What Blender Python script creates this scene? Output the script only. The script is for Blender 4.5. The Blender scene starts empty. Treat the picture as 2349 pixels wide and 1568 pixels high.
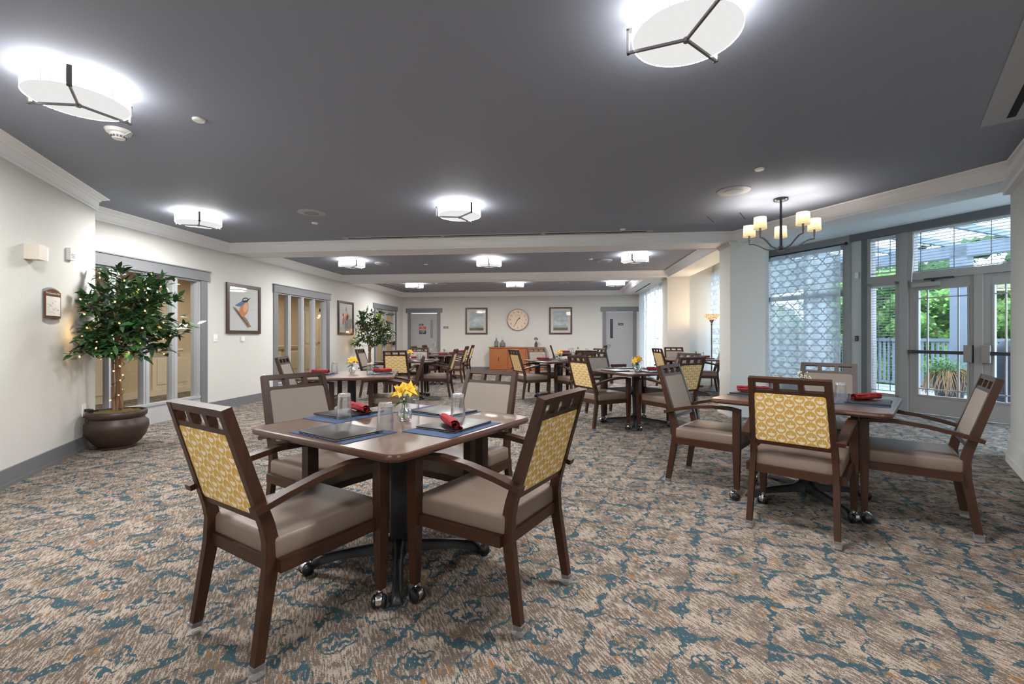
import bpy, bmesh, math, random
from mathutils import Vector, Matrix
R = math.radians
rnd = random.Random(7)
C = bpy.context.scene.collection
PI = math.pi

# ------------------------------------------------------------------ materials
def lin(c):
    return tuple(((x/255)/12.92 if x/255 <= .04045 else ((x/255+.055)/1.055)**2.4) for x in c)

class S:
    """a node socket with arithmetic"""
    def __init__(s, nt, k): s.nt, s.k = nt, k
    def m(s, op, *a):
        n = s.nt.nodes.new('ShaderNodeMath'); n.operation = op
        for i, v in enumerate((s,)+a):
            if isinstance(v, S): s.nt.links.new(v.k, n.inputs[i])
            else: n.inputs[i].default_value = v
        return S(s.nt, n.outputs[0])
    def __add__(s, o): return s.m('ADD', o)
    def __radd__(s, o): return s.m('ADD', o)
    def __sub__(s, o): return s.m('SUBTRACT', o)
    def __rsub__(s, o): return (s*-1.0)+o
    def __mul__(s, o): return s.m('MULTIPLY', o)
    def __rmul__(s, o): return s.m('MULTIPLY', o)
    def __truediv__(s, o): return s.m('DIVIDE', o)
    def lt(s, o): return s.m('LESS_THAN', o)
    def gt(s, o): return s.m('GREATER_THAN', o)
    def abs(s): return s.m('ABSOLUTE')
    def cos(s): return s.m('COSINE')
    def frac(s): return s.m('FRACT')
    def max(s, o): return s.m('MAXIMUM', o)
    def min(s, o): return s.m('MINIMUM', o)
    def sqrt(s): return s.m('SQRT')

class MT:
    def __init__(s, name):
        s.mat = bpy.data.materials.new(name); s.mat.use_nodes = True
        s.nt = s.mat.node_tree; s.nt.nodes.clear()
        s.out = s.nt.nodes.new('ShaderNodeOutputMaterial')
    def new(s, t, **kw):
        n = s.nt.nodes.new(t)
        for k, v in kw.items(): setattr(n, k, v)
        return n
    def set(s, n, key, v):
        i = n.inputs[key]
        if isinstance(v, S): s.nt.links.new(v.k, i)
        elif hasattr(v, 'is_linked'): s.nt.links.new(v, i)
        else: i.default_value = v
    def co(s, which='Object'):
        n = s.new('ShaderNodeTexCoord')
        x = s.new('ShaderNodeSeparateXYZ'); s.nt.links.new(n.outputs[which], x.inputs[0])
        return [S(s.nt, x.outputs[i]) for i in range(3)]
    def vec(s, *a):
        n = s.new('ShaderNodeCombineXYZ')
        for i, v in enumerate(a): s.set(n, i, v)
        return n.outputs[0]
    def noise(s, vec, scale=1.0, detail=2.0, rough=.5):
        n = s.new('ShaderNodeTexNoise'); s.nt.links.new(vec, n.inputs['Vector'])
        n.inputs['Scale'].default_value = scale; n.inputs['Detail'].default_value = detail
        n.inputs['Roughness'].default_value = rough
        return S(s.nt, n.outputs['Fac'])
    def mix(s, f, a, b):
        n = s.new('ShaderNodeMix', data_type='RGBA')
        s.set(n, 0, f)
        for i, v in ((6, a), (7, b)):
            if isinstance(v, tuple): n.inputs[i].default_value = v[:3]+(1,)
            else: s.nt.links.new(v, n.inputs[i])
        return n.outputs[2]
    def bsdf(s, color, rough=.5, metal=0., spec=.5, bump=None, bumpd=.3, **kw):
        n = s.new('ShaderNodeBsdfPrincipled')
        if isinstance(color, tuple): n.inputs['Base Color'].default_value = color[:3]+(1,)
        else: s.nt.links.new(color, n.inputs['Base Color'])
        s.set(n, 'Roughness', rough); n.inputs['Metallic'].default_value = metal
        n.inputs['Specular IOR Level'].default_value = spec
        for k, v in kw.items(): s.set(n, k.replace('_', ' '), v if not isinstance(v, tuple) else v[:3]+(1,))
        if bump is not None:
            b = s.new('ShaderNodeBump'); b.inputs['Strength'].default_value = bumpd; b.inputs['Distance'].default_value = .002
            s.set(b, 'Height', bump); s.nt.links.new(b.outputs[0], n.inputs['Normal'])
        return n.outputs[0]
    def done(s, shader):
        s.nt.links.new(shader, s.out.inputs[0]); return s.mat

def plain(name, rgb, rough=.5, metal=0., spec=.5, nz=0., **kw):
    t = MT(name); c = lin(rgb)
    if nz:
        x, y, z = t.co(); f = t.noise(t.vec(x, y, z), nz, 3)
        d = tuple(v*.86 for v in c)
        return t.done(t.bsdf(t.mix(f, d, c), rough, metal, spec, bump=f, bumpd=.15, **kw))
    return t.done(t.bsdf(c, rough, metal, spec, **kw))

def wood(name, dark, light, rough=.35, axis=2, scale=18, spec=.4):
    t = MT(name); x = t.co(); s = [1., 1., 1.]; s[axis] = .12
    f = t.noise(t.vec(*[x[i]*s[i] for i in range(3)]), scale*4, 4, .6)
    return t.done(t.bsdf(t.mix(f, lin(dark), lin(light)), rough, spec=spec))

def emit(name, rgb, strength):
    t = MT(name); n = t.new('ShaderNodeEmission'); n.inputs[0].default_value = rgb+(1,); n.inputs[1].default_value = strength
    return t.done(n.outputs[0])

def thin_glass(name, tint=(1, 1, 1), refl=.9, pw=5.0, milk=0., rough=.02):
    t = MT(name); g = t.new('ShaderNodeBsdfGlossy'); g.inputs['Roughness'].default_value = rough
    tr = t.new('ShaderNodeBsdfTransparent'); tr.inputs[0].default_value = tint+(1,)
    fr = t.new('ShaderNodeLayerWeight'); fr.inputs[0].default_value = .5
    mx = t.new('ShaderNodeMixShader'); t.set(mx, 0, (S(t.nt, fr.outputs['Facing']).m('POWER', pw)*.92+.045)*refl)
    t.nt.links.new(tr.outputs[0], mx.inputs[1]); t.nt.links.new(g.outputs[0], mx.inputs[2])
    if milk:
        d = t.new('ShaderNodeBsdfDiffuse'); d.inputs[0].default_value = (.95, .97, 1, 1); m2 = t.new('ShaderNodeMixShader'); m2.inputs[0].default_value = milk
        t.nt.links.new(mx.outputs[0], m2.inputs[1]); t.nt.links.new(d.outputs[0], m2.inputs[2]); mx = m2
    return t.done(mx.outputs[0])

M = {}
M['wall'] = plain('wall_paint', (214, 213, 208), .8, spec=.2, nz=60)
M['white'] = plain('trim_white', (236, 236, 238), .55, spec=.3)
M['ceil'] = plain('ceiling_grey', (146, 151, 164), .7, spec=.25)
M['ceil_fit'] = plain('ceiling_fitting_grey', (168, 169, 173), .5)
M['grey'] = plain('trim_grey', (112, 114, 117), .45)
M['greylight'] = plain('frame_light_grey', (166, 168, 172), .45)
M['panelgrey'] = plain('panel_light_grey', (176, 178, 180), .55)
M['doorgrey'] = plain('door_grey', (160, 161, 162), .45)
M['patio'] = plain('patio_frame_grey', (156, 149, 145), .4)
M['patiodark'] = plain('patio_frame_dark', (104, 103, 106), .4)
M['black'] = plain('black_plastic', (22, 22, 24), .35)
M['dark'] = plain('dark_void', (12, 12, 13), .8)
M['bronze'] = plain('fixture_bronze', (112, 111, 113), .4, .3)
M['darkmetal'] = plain('dark_metal', (58, 60, 64), .35, .7)
M['chrome'] = plain('chrome', (225, 225, 228), .12, 1.)
M['steel'] = plain('brushed_steel', (138, 136, 134), .35, .9)
M['whiteplastic'] = plain('white_plastic', (235, 235, 232), .4)
M['cream'] = plain('cream_plastic', (216, 208, 194), .5)
M['wood'] = wood('walnut_frame', (30, 16, 9), (74, 43, 26), .42)
M['woodx'] = wood('walnut_frame_x', (30, 16, 9), (74, 43, 26), .42, 0)
M['woody'] = wood('walnut_frame_y', (30, 16, 9), (74, 43, 26), .42, 1)
M['tabletop'] = wood('laminate_top', (94, 76, 66), (110, 89, 78), .30, 0, 9)
M['tableedge'] = wood('laminate_edge', (66, 42, 32), (88, 59, 46), .28, 0, 9)
M['basemetal'] = plain('base_black_metal', (40, 42, 46), .4, .3)
M['vinyl'] = plain('seat_vinyl', (124, 107, 96), .48, nz=180)
M['fabric'] = plain('back_fabric', (156, 146, 137), .85, spec=.2, nz=150)
M['mat'] = plain('mat_blue', (64, 82, 112), .8, spec=.2, nz=200)
M['folder'] = plain('folder_black', (54, 49, 46), .4, nz=300)
M['red'] = plain('napkin_red', (160, 54, 60), .85, spec=.2, nz=120)
M['plum'] = plain('napkin_plum', (84, 50, 52), .85, spec=.2, nz=120)
M['leaf'] = plain('leaf_green', (58, 100, 56), .42, nz=30)
M['leafdark'] = plain('leaf_dark', (44, 74, 42), .45, nz=30)
M['leaflight'] = plain('leaf_light', (92, 138, 56), .5)
M['stem'] = plain('stem_green', (88, 128, 50), .5)
M['yellow'] = plain('petal_yellow', (240, 190, 50), .6, nz=60, Subsurface_Weight=.1)
M['petalw'] = plain('petal_white', (240, 238, 226), .6)
M['pot'] = plain('pot_brown', (62, 45, 38), .45, nz=14)
M['moss'] = plain('moss', (112, 98, 48), .95, nz=60)
M['bark'] = wood('bark', (74, 50, 36), (160, 126, 98), .8, 2, 10)
M['oak'] = wood('sideboard_oak', (134, 80, 46), (172, 108, 64), .35)
M['beige'] = plain('hall_beige', (204, 184, 152), .7)
M['hallcream'] = plain('hall_cream', (222, 208, 184), .55)
M['woodfloor'] = wood('floor_wood', (140, 106, 84), (170, 132, 106), .4, 0, 4)
M['brown'] = plain('sign_brown', (98, 62, 36), .4)
M['paper'] = plain('paper', (222, 216, 208), .7)
M['ink'] = plain('ink_dark', (44, 40, 40), .6)
M['signred'] = plain('sign_red', (190, 58, 50), .5)
M['signtaupe'] = plain('sign_taupe', (120, 114, 98), .5)
M['clockface'] = plain('clock_face', (226, 204, 182), .6)
M['clockrim'] = plain('clock_rim', (120, 110, 102), .4, .4)
M['frame'] = plain('picture_frame', (66, 50, 42), .35)
M['glassgreen'] = plain('vase_green_glass', (132, 142, 130), .2, Transmission_Weight=.3)
M['vasedark'] = plain('vase_dark', (66, 60, 60), .5)
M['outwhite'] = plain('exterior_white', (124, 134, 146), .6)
M['deck'] = plain('deck_grey', (172, 180, 190), .7, nz=8)
M['cover'] = plain('cover_black', (46, 52, 62), .6, nz=6)
M['straw'] = plain('dry_grass', (176, 140, 100), .8)
M['treeleaf'] = plain('tree_leaf', (88, 132, 54), .6)
M['treeleaf2'] = plain('tree_leaf_dark', (56, 98, 44), .6)
def mass(name, a_, b_):
    t = MT(name); x, y, z = t.co(); f = t.noise(t.vec(x, y, z), 9, 4, .7); g = ((f-.38)*4.).max(0.).min(1.)
    return t.done(t.bsdf(t.mix(g, lin(a_), lin(b_)), .8, bump=f, bumpd=1.))
M['foliage_mass'] = mass('foliage_mass', (42, 72, 30), (96, 138, 56)); M['foliage_dark'] = mass('foliage_dark', (30, 56, 26), (66, 106, 48))
M['terracotta'] = plain('planter_dark', (60, 58, 60), .6)
M['glass'] = None
M['glass'] = thin_glass('clear_glass', (.96, .97, .975), 1.15, 1.7, .03)
t = MT('glass_base'); x_ = t.co(); f_ = t.noise(t.vec(*x_), 130, 2); M['glassbase'] = t.done(t.bsdf((1, 1, 1), .02, Transmission_Weight=.80, IOR=1.5, bump=f_, bumpd=.9))
M['pane'] = thin_glass('window_pane', (.98, .99, 1), .7)
M['pane_in'] = thin_glass('interior_pane', (.96, .96, .95), .7)
M['glide'] = thin_glass('clear_plastic', (.8, .8, .8), .5, 3., .12, .4)
M['picglass'] = None
M['slat'] = plain('blind_slat', (210, 210, 214), .5)
M['slatd'] = plain('blind_cord', (70, 74, 84), .6)

# carpet -------------------------------------------------------------------
def carpet():
    t = MT('carpet_ikat'); x, y, z = t.co(); A = R(28.9)
    n = x*math.cos(A)+y*math.sin(A); d = y*math.cos(A)-x*math.sin(A)
    n1 = t.noise(t.vec(n, d, 0.), 9, 2); n2 = t.noise(t.vec(n+7., d, 0.), 9, 2)
    n3 = t.noise(t.vec(n*30., d*30., 8.), 1, 1)
    jit = t.noise(t.vec(n*48., d*3., 3.), 1, 1)
    u = (n+(n1-.5)*.20+(n3-.5)*.07)/.513-2.624; v = (d+(n2-.5)*.20+(jit-.5)*.085)/.447-3.743
    a = ((u*(2*PI)).cos()+(v*(2*PI)).cos()).abs(); b = ((u+v)*PI).cos().abs().min(((u-v)*PI).cos().abs())
    brk = t.noise(t.vec(n*1.0, d*1.0, 5.), 11, 2); brk2 = t.noise(t.vec(n*150., d*40., 9.), 1, 2)
    line = b.lt((brk-.36)*.80); ring = a.gt(1.56)*a.lt(1.78)*brk.gt(.43); dot = a.gt(1.965)
    teal = (line.max(ring).max(dot))*brk2.gt(.38)
    patch = t.noise(t.vec(n, d, 1.), 7, 2)
    st = t.noise(t.vec(n*130., d*21., 0.), 1, 3, .6); fine = t.noise(t.vec(n*380., d*170., 0.), 1, 2)
    cream = ((st-.5)+(fine-.5)*.62+(patch-.5)*.42).gt(.025)
    orp = t.noise(t.vec(n, d, 21.), 6, 1)
    org = (t.noise(t.vec(n*75., d*11., 15.), 1, 2)+(orp-.5)*.5).gt(.70)
    tone = t.noise(t.vec(n, d, 31.), 2.2, 2)
    base = t.mix(tone, lin((98, 89, 82)), lin((115, 104, 95)))
    c = t.mix(cream, base, lin((172, 158, 145)))
    c = t.mix(org, c, lin((148, 106, 64)))
    c = t.mix(teal, c, lin((62, 84, 93)))
    pile = t.noise(t.vec(x, y, 0.), 420, 2)
    c2 = t.mix(pile, lin((140, 140, 140)), (1., 1., 1.))
    m = t.new('ShaderNodeMix', data_type='RGBA', blend_type='MULTIPLY'); m.inputs[0].default_value = .35
    t.nt.links.new(c, m.inputs[6]); t.nt.links.new(c2, m.inputs[7])
    return t.done(t.bsdf(m.outputs[2], .95, spec=.1, bump=pile, bumpd=.5))
M['carpet'] = carpet()

# chair back pattern ---------------------------------------------------------
def chairpat():
    t = MT('gold_ring_fabric'); x, y, z = t.co()
    def cell(ox, oz):
        fx = ((x/.103+ox).frac()-.5)*.103; fz = ((z/.0645+oz).frac()-.5)*.0645
        return fx, fz, (fx*fx+fz*fz).sqrt()
    ax, az, ar = cell(.5, 0.); bx, bz, br = cell(0., .5)
    pick = ar.lt(br)
    fx = ax*pick+bx*(1.-pick); fz = az*pick+bz*(1.-pick); r = ar.min(br)
    outside = r.gt(.0292)
    bowl = r.lt(.0190)*fz.lt(-.0015)
    stem = fx.abs().lt(.0018)*fz.gt(-.003)*fz.lt(.012)
    link = (fx.abs()-.0055).abs().lt(.0024)*outside
    cream = (outside-link).max(bowl).max(stem)
    w = t.noise(t.vec(x, y, z), 900, 1)
    g = t.mix(w, lin((196, 156, 76)), lin((218, 180, 100)))
    return t.done(t.bsdf(t.mix(cream, g, lin((236, 222, 198))), .75, spec=.25, bump=w, bumpd=.2))
M['gold'] = chairpat()

def curtain_mat():
    t = MT('sheer_lattice'); x, y, z = t.co()
    def fam(e, w): return ((e.frac()-.5).abs()).lt(w)
    p = .115; q = .115
    v = z/p; u = x/q
    pat = fam(v, .075).max(fam((v+u)*.5, .062)).max(fam((v-u)*.5, .062))
    df = t.new('ShaderNodeBsdfDiffuse'); df.inputs[0].default_value = lin((206, 210, 216))+(1,)
    tl = t.new('ShaderNodeBsdfTranslucent'); tl.inputs[0].default_value = (.93,.95,.97,1)
    m1 = t.new('ShaderNodeMixShader'); t.set(m1, 0, pat*-.78+.92)
    t.nt.links.new(df.outputs[0], m1.inputs[1]); t.nt.links.new(tl.outputs[0], m1.inputs[2])
    tr = t.new('ShaderNodeBsdfTransparent')
    m2 = t.new('ShaderNodeMixShader'); t.set(m2, 0, pat*.24+.74)
    t.nt.links.new(tr.outputs[0], m2.inputs[1]); t.nt.links.new(m1.outputs[0], m2.inputs[2])
    return t.done(m2.outputs[0])
M['curtain'] = curtain_mat()

def shade_mat():
    t = MT('pleated_lit_shade'); x, y, z = t.co()
    n = t.new('ShaderNodeMath', operation='ARCTAN2'); t.set(n, 0, y); t.set(n, 1, x)
    f = t.noise(t.vec(S(t.nt, n.outputs[0])*46., z*4., 0.), 1, 2)
    st = f.gt(.40)
    e = t.new('ShaderNodeEmission'); e.inputs[0].default_value = (1, .985, .96, 1); t.set(e, 1, st*11.+.62)
    return t.done(e.outputs[0])
M['shade'] = shade_mat()
M['diffuser'] = emit('lit_diffuser', (1, .99, .98), .62)
M['bulb'] = emit('fairy_bulb', (1, .60, .28), 1.3)
def warm_shade():
    t = MT('warm_lit_shade')
    e = t.new('ShaderNodeEmission'); e.inputs[0].default_value = (1, .80, .46, 1); e.inputs[1].default_value = .5
    tl = t.new('ShaderNodeBsdfTranslucent'); tl.inputs[0].default_value = (.06, .045, .025, 1)
    a = t.new('ShaderNodeAddShader'); t.nt.links.new(e.outputs[0], a.inputs[0]); t.nt.links.new(tl.outputs[0], a.inputs[1])
    return t.done(a.outputs[0])
M['warm'] = warm_shade()
M['warmin'] = emit('warm_shade_inside', (1, .95, .85), 3)
t = MT('lit_glass_bowl'); x_ = t.co(); f_ = t.noise(t.vec(*x_), 60, 2); e_ = t.new('ShaderNodeEmission'); t.set(e_, 0, t.mix(((f_-.4)*5.).max(0.).min(1.), (.45, .24, .09), (1., .72, .42))); e_.inputs[1].default_value = 1.0; M['bowl'] = t.done(e_.outputs[0])
M['hall_lamp'] = emit('hall_lamp', (1, .93, .8), 3)
M['exitgreen'] = emit('exit_green', (.1, .9, .5), .8)

def landscape(name, seed):
    t = MT(name); x, y, z = t.co('Generated')
    n = t.noise(t.vec(x*2.2, z*4.5, seed), 1, 5, .6)
    w = t.noise(t.vec(x*3., z*22., seed+4.), 1, 3)
    sky = t.mix(((n-.42)*5.).max(0.).min(1.), lin((172, 190, 204)), lin((226, 222, 222)))
    sea = t.mix(w, lin((120, 168, 184)), lin((190, 208, 216)))
    land = t.mix(w, lin((88, 84, 62)), lin((120, 106, 74)))
    h = .25+(n-.5)*.05; l = .14+(n-.5)*.06
    c = t.mix(z.lt(h), sky, sea); c = t.mix(z.lt(l), c, land)
    return t.done(t.bsdf(c, .5))
M['scape'] = landscape('seascape_print', 3.); M['scape2'] = landscape('seascape_print_b', 8.)

# ------------------------------------------------------------------ mesh builder
class MB:
    def __init__(s): s.v = []; s.f = []; s.m = []
    def add(s, vs, fs, mi=0):
        b = len(s.v); s.v += [tuple(v) for v in vs]
        for f in fs: s.f.append(tuple(b+i for i in f)); s.m.append(mi)
    def box(s, x0, x1, y0, y1, z0, z1, mi=0):
        s.add([(x0,y0,z0),(x1,y0,z0),(x1,y1,z0),(x0,y1,z0),(x0,y0,z1),(x1,y0,z1),(x1,y1,z1),(x0,y1,z1)],
              [(0,3,2,1),(4,5,6,7),(0,1,5,4),(1,2,6,5),(2,3,7,6),(3,0,4,7)], mi)
    def fbox(s, F, s0, s1, w0, w1, z0, z1, mi=0):
        p = [F.p(a, w, z) for z in (z0, z1) for a, w in ((s0,w0),(s1,w0),(s1,w1),(s0,w1))]
        s.add(p, [(0,3,2,1),(4,5,6,7),(0,1,5,4),(1,2,6,5),(2,3,7,6),(3,0,4,7)], mi)
    def rbox(s, x0, x1, y0, y1, z0, z1, b=.005, seg=2, mi=0, tf=None):
        bm = bmesh.new(); bmesh.ops.create_cube(bm, size=1)
        for v in bm.verts:
            v.co = Vector(((x0+x1)/2+v.co.x*(x1-x0), (y0+y1)/2+v.co.y*(y1-y0), (z0+z1)/2+v.co.z*(z1-z0)))
        bmesh.ops.bevel(bm, geom=bm.edges[:], offset=b, segments=seg, affect='EDGES', profile=.5)
        bm.verts.index_update()
        s.add([(tf @ v.co if tf else v.co) for v in bm.verts], [[v.index for v in f.verts] for f in bm.faces], mi)
        bm.free()
    def prism(s, poly, z0, z1, mi=0, cap=True):
        n = len(poly); vs = [(x,y,z0) for x,y in poly]+[(x,y,z1) for x,y in poly]
        fs = [(i,(i+1)%n,n+(i+1)%n,n+i) for i in range(n)]
        if cap: fs += [tuple(range(n-1,-1,-1)), tuple(range(n,2*n))]
        s.add(vs, fs, mi)
    def lathe(s, prof, n=24, c=(0,0,0), mi=0, cap=True, tf=None):
        vs = []; fs = []; k = len(prof)
        for i in range(n):
            a = 2*PI*i/n
            for r, z in prof: vs.append(Vector((c[0]+r*math.cos(a), c[1]+r*math.sin(a), c[2]+z)))
        for i in range(n):
            j = (i+1) % n
            for q in range(k-1): fs.append((i*k+q, j*k+q, j*k+q+1, i*k+q+1))
        if cap:
            if prof[0][0] > 1e-6: fs.append(tuple(i*k for i in range(n-1,-1,-1)))
            if prof[-1][0] > 1e-6: fs.append(tuple(i*k+k-1 for i in range(n)))
        s.add([(tf @ v if tf else v) for v in vs], fs, mi)
    def tube(s, pts, r, n=8, mi=0, caps=True):
        pts = [Vector(p) for p in pts]; k = len(pts)
        rr = r if isinstance(r, (list, tuple)) else [r]*k
        vs = []; fs = []; up = None
        for i, p in enumerate(pts):
            d = (pts[min(i+1,k-1)]-pts[max(i-1,0)]).normalized()
            if up is None: up = Vector((0,0,1)) if abs(d.z) < .9 else Vector((1,0,0))
            a = d.cross(up).normalized(); b = a.cross(d).normalized(); up = b
            for j in range(n):
                t_ = 2*PI*j/n; vs.append(p+a*(rr[i]*math.cos(t_))+b*(rr[i]*math.sin(t_)))
        for i in range(k-1):
            for j in range(n):
                q = (j+1) % n; fs.append((i*n+j, i*n+q, (i+1)*n+q, (i+1)*n+j))
        if caps: fs += [tuple(range(n-1,-1,-1)), tuple((k-1)*n+j for j in range(n))]
        s.add(vs, fs, mi)
    def bar(s, pts, x0, x1, th, mi=0):
        """rectangular bar, path in (y,z), between x0 and x1, thickness th (list ok) across the path"""
        k = len(pts); tt = th if isinstance(th, (list, tuple)) else [th]*k
        xs = x0 if isinstance(x0, (list, tuple)) else [(x0, x1)]*k
        vs = []; fs = []
        for i, (y, z) in enumerate(pts):
            a = pts[max(i-1,0)]; b = pts[min(i+1,k-1)]
            dy, dz = b[0]-a[0], b[1]-a[1]; l = math.hypot(dy, dz); ny, nz = -dz/l, dy/l; h = tt[i]/2
            for xx, sg in ((xs[i][0],-1),(xs[i][1],-1),(xs[i][1],1),(xs[i][0],1)): vs.append((xx, y+ny*h*sg, z+nz*h*sg))
        for i in range(k-1):
            for j in range(4):
                q = (j+1) % 4; fs.append((i*4+j, i*4+q, i*4+4+q, i*4+4+j))
        fs += [(3,2,1,0), tuple((k-1)*4+j for j in range(4))]
        s.add(vs, fs, mi)
    def sphere(s, c, r, n=10, m=6, mi=0, sz=1.):
        prof = [(r*math.sin(PI*i/m), -r*sz*math.cos(PI*i/m)) for i in range(m+1)]
        s.lathe([(max(a, 0.), z) for a, z in prof], n, c, mi, cap=False)
    def sweep(s, path, prof, closed=False, mi=0):
        """plan path (interior on its left), profile (offset to the left, z)"""
        P = [Vector(p) for p in path]; n = len(P); k = len(prof); vs = []; fs = []
        for i in range(n):
            a = P[i]-P[i-1] if (i > 0 or closed) else P[1]-P[0]
            b = P[(i+1) % n]-P[i] if (i < n-1 or closed) else P[-1]-P[-2]
            a.normalize(); b.normalize(); na = Vector((-a.y, a.x)); nb = Vector((-b.y, b.x))
            mvec = (na+nb)/(1+na.dot(nb))
            for o, z in prof: vs.append((P[i].x+mvec.x*o, P[i].y+mvec.y*o, z))
        for i in range(n if closed else n-1):
            j = (i+1) % n
            for q in range(k):
                w = (q+1) % k; fs.append((i*k+q, j*k+q, j*k+w, i*k+w))
        if not closed: fs += [tuple(range(k)), tuple((n-1)*k+q for q in range(k-1,-1,-1))]
        s.add(vs, fs, mi)
    def text(s, txt, size, F, s0, z0, w, mi=0, align='CENTER', tf=None):
        cu = bpy.data.curves.new('lettering', 'FONT'); cu.body = txt; cu.size = size
        cu.align_x = align; cu.align_y = 'CENTER'; cu.resolution_u = 2
        o = bpy.data.objects.new('lettering', cu)
        me = bpy.data.meshes.new_from_object(o)
        vs = []
        for v in me.vertices:
            x, y = v.co.x, v.co.y
            if tf: x, y = tf(x, y)
            vs.append(F.p(s0+x, w, z0+y))
        s.add(vs, [tuple(p.vertices) for p in me.polygons], mi)
        bpy.data.objects.remove(o); bpy.data.curves.remove(cu); bpy.data.meshes.remove(me)
    def build(s, name, mats, parent=None, loc=None, smooth=True, ang=32, world=True):
        me = bpy.data.meshes.new(name)
        o = bpy.data.objects.new(name, me)
        L = Vector((0,0,0))
        if parent is not None and world: L = Vector(parent['_at'])
        elif loc is not None: L = Vector(loc); o.location = L
        me.from_pydata([Vector(v)-L for v in s.v], [], s.f)
        for m_ in (mats if isinstance(mats, (list, tuple)) else [mats]): me.materials.append(M[m_])
        me.polygons.foreach_set('material_index', s.m)
        bm = bmesh.new(); bm.from_mesh(me); bmesh.ops.recalc_face_normals(bm, faces=bm.faces[:]); bm.to_mesh(me); bm.free()
        if smooth:
            me.polygons.foreach_set('use_smooth', [True]*len(me.polygons))
            me.set_sharp_from_angle(angle=R(ang))
        me.update(); C.objects.link(o)
        if parent is not None:
            o.parent = parent
            if world: o['_at'] = tuple(L)
        return o

class F:
    """a wall frame: s along, w out of the wall into the room, z up"""
    def __init__(s, o, d, n): s.o, s.d, s.n = o, d, n
    def p(s, a, w, z): return (s.o[0]+s.d[0]*a+s.n[0]*w, s.o[1]+s.d[1]*a+s.n[1]*w, z)

def tag(o, label, cat, group=None, kind=None):
    o['label'] = label; o['category'] = cat
    if group: o['group'] = group
    if kind: o['kind'] = kind
    return o
def thing(name, loc, label, cat, group=None, kind=None, rot=0):
    o = bpy.data.objects.new(name, None); C.objects.link(o); o.location = loc; o.rotation_euler = (0,0,rot)
    o['_at'] = tuple(loc); o.empty_display_size = .1
    return tag(o, label, cat, group, kind)
def part(mb, name, mats, parent, **kw): return mb.build(name, mats, parent, **kw)
def base_of(mb):
    xs = [v[0] for v in mb.v]; ys = [v[1] for v in mb.v]; zs = [v[2] for v in mb.v]
    return ((min(xs)+max(xs))/2, (min(ys)+max(ys))/2, min(zs))
def solo(mb, name, mats, label, cat, group=None, kind=None, loc=None, **kw):
    return tag(mb.build(name, mats, loc=loc or base_of(mb), **kw), label, cat, group, kind)
def struct(mb, name, mats, label, cat, loc=None, **kw): return solo(mb, name, mats, label, cat, None, 'structure', loc, **kw)
def dup(root, loc, rot, label, group=None):
    r = root.copy(); C.objects.link(r); r.location = loc; r.rotation_euler = (0,0,rot); r['label'] = label
    if group: r['group'] = group
    for ch in list(root.children):
        c = ch.copy(); C.objects.link(c); c.parent = r
        for g in list(ch.children):
            d = g.copy(); C.objects.link(d); d.parent = c
    return r

# ------------------------------------------------------------------ camera
TH = R(6.1)
cam = bpy.data.cameras.new('camera'); cam.sensor_width = 36; cam.lens = 16.0; cam.clip_start = .05
cam.shift_y = -12/2349
co = bpy.data.objects.new('camera', cam); C.objects.link(co); co.location = (0,0,1.2); co.rotation_euler = (PI/2, 0, TH)
bpy.context.scene.camera = co

# ------------------------------------------------------------------ room
A = R(28.9); D1 = (-math.sin(A), math.cos(A)); NN = (math.cos(A), math.sin(A))
FL = F((-5.602, 0), (0, 1), (1, 0))
BW = F((0, 15.74), (1, 0), (0, -1))
NL = F((NN[0]*-2.325, NN[1]*-2.325), D1, NN)
WW = F((NN[0]*8.64, NN[1]*8.64), D1, (-NN[0], -NN[1]))
ZC = 2.77; ZB = 2.625

def walled(mb, Fr, s0, s1, z0, z1, th, ops, mi=0):
    ss = sorted({s0, s1, *[o[0] for o in ops], *[o[1] for o in ops]}); zs = sorted({z0, z1, *[o[2] for o in ops], *[o[3] for o in ops]})
    for a, b in zip(ss, ss[1:]):
        run = None
        for c, d in zip(zs, zs[1:]):
            hole = any(o[0] <= (a+b)/2 <= o[1] and o[2] <= (c+d)/2 <= o[3] for o in ops)
            if hole:
                if run: mb.fbox(Fr, a, b, -th, 0, run[0], run[1], mi); run = None
            else: run = (run[0], d) if run else (c, d)
        if run: mb.fbox(Fr, a, b, -th, 0, run[0], run[1], mi)

fl = MB(); fl.box(-9.2, 6.8, -3, 16, -.12, 0)
struct(fl, 'floor', 'carpet', 'patterned taupe, cream and teal carpet covering the whole dining room', 'floor', loc=(0,0,0))
ws = MB(); ws.box(-5.6, 2.6, 13.95, 15.74, 0, .006)
struct(ws, 'floor_strip', 'woodfloor', 'strip of brown wood flooring along the back wall', 'floor', loc=(0,14,0))

# ceiling (grey) and white raised bays
cp = [(-6,-3),(4.8,-3),(4.8,4.3),(4.28,4.55),(2.8,7.3),(2.8,11.4),(2.3,11.4),(2.3,16),(-6,16)]
c = MB(); c.prism(cp, ZC, ZC+.3)
struct(c, 'ceiling', 'ceil', 'flat charcoal grey ceiling of the dining room', 'ceiling', loc=(0,0,ZC))
def wwp(t_, w): p = WW.p(t_, w, 0); return (p[0], p[1])
c = MB(); c.prism([(2.78,7.3),(4.3,4.5),(4.9,4.2),wwp(2.0,-.25),wwp(7.2,-.25),(3.9,10.6),(2.9,7.5)], 2.985, 3.2)
c.prism([(2.9,7.5),(4.0,9.5),(4.0,11.9),(2.9,11.9)], 2.985, 3.2)
struct(c, 'ceiling', 'white', 'raised white ceiling over the window bays', 'ceiling', loc=(4,8,2.985))

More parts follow.
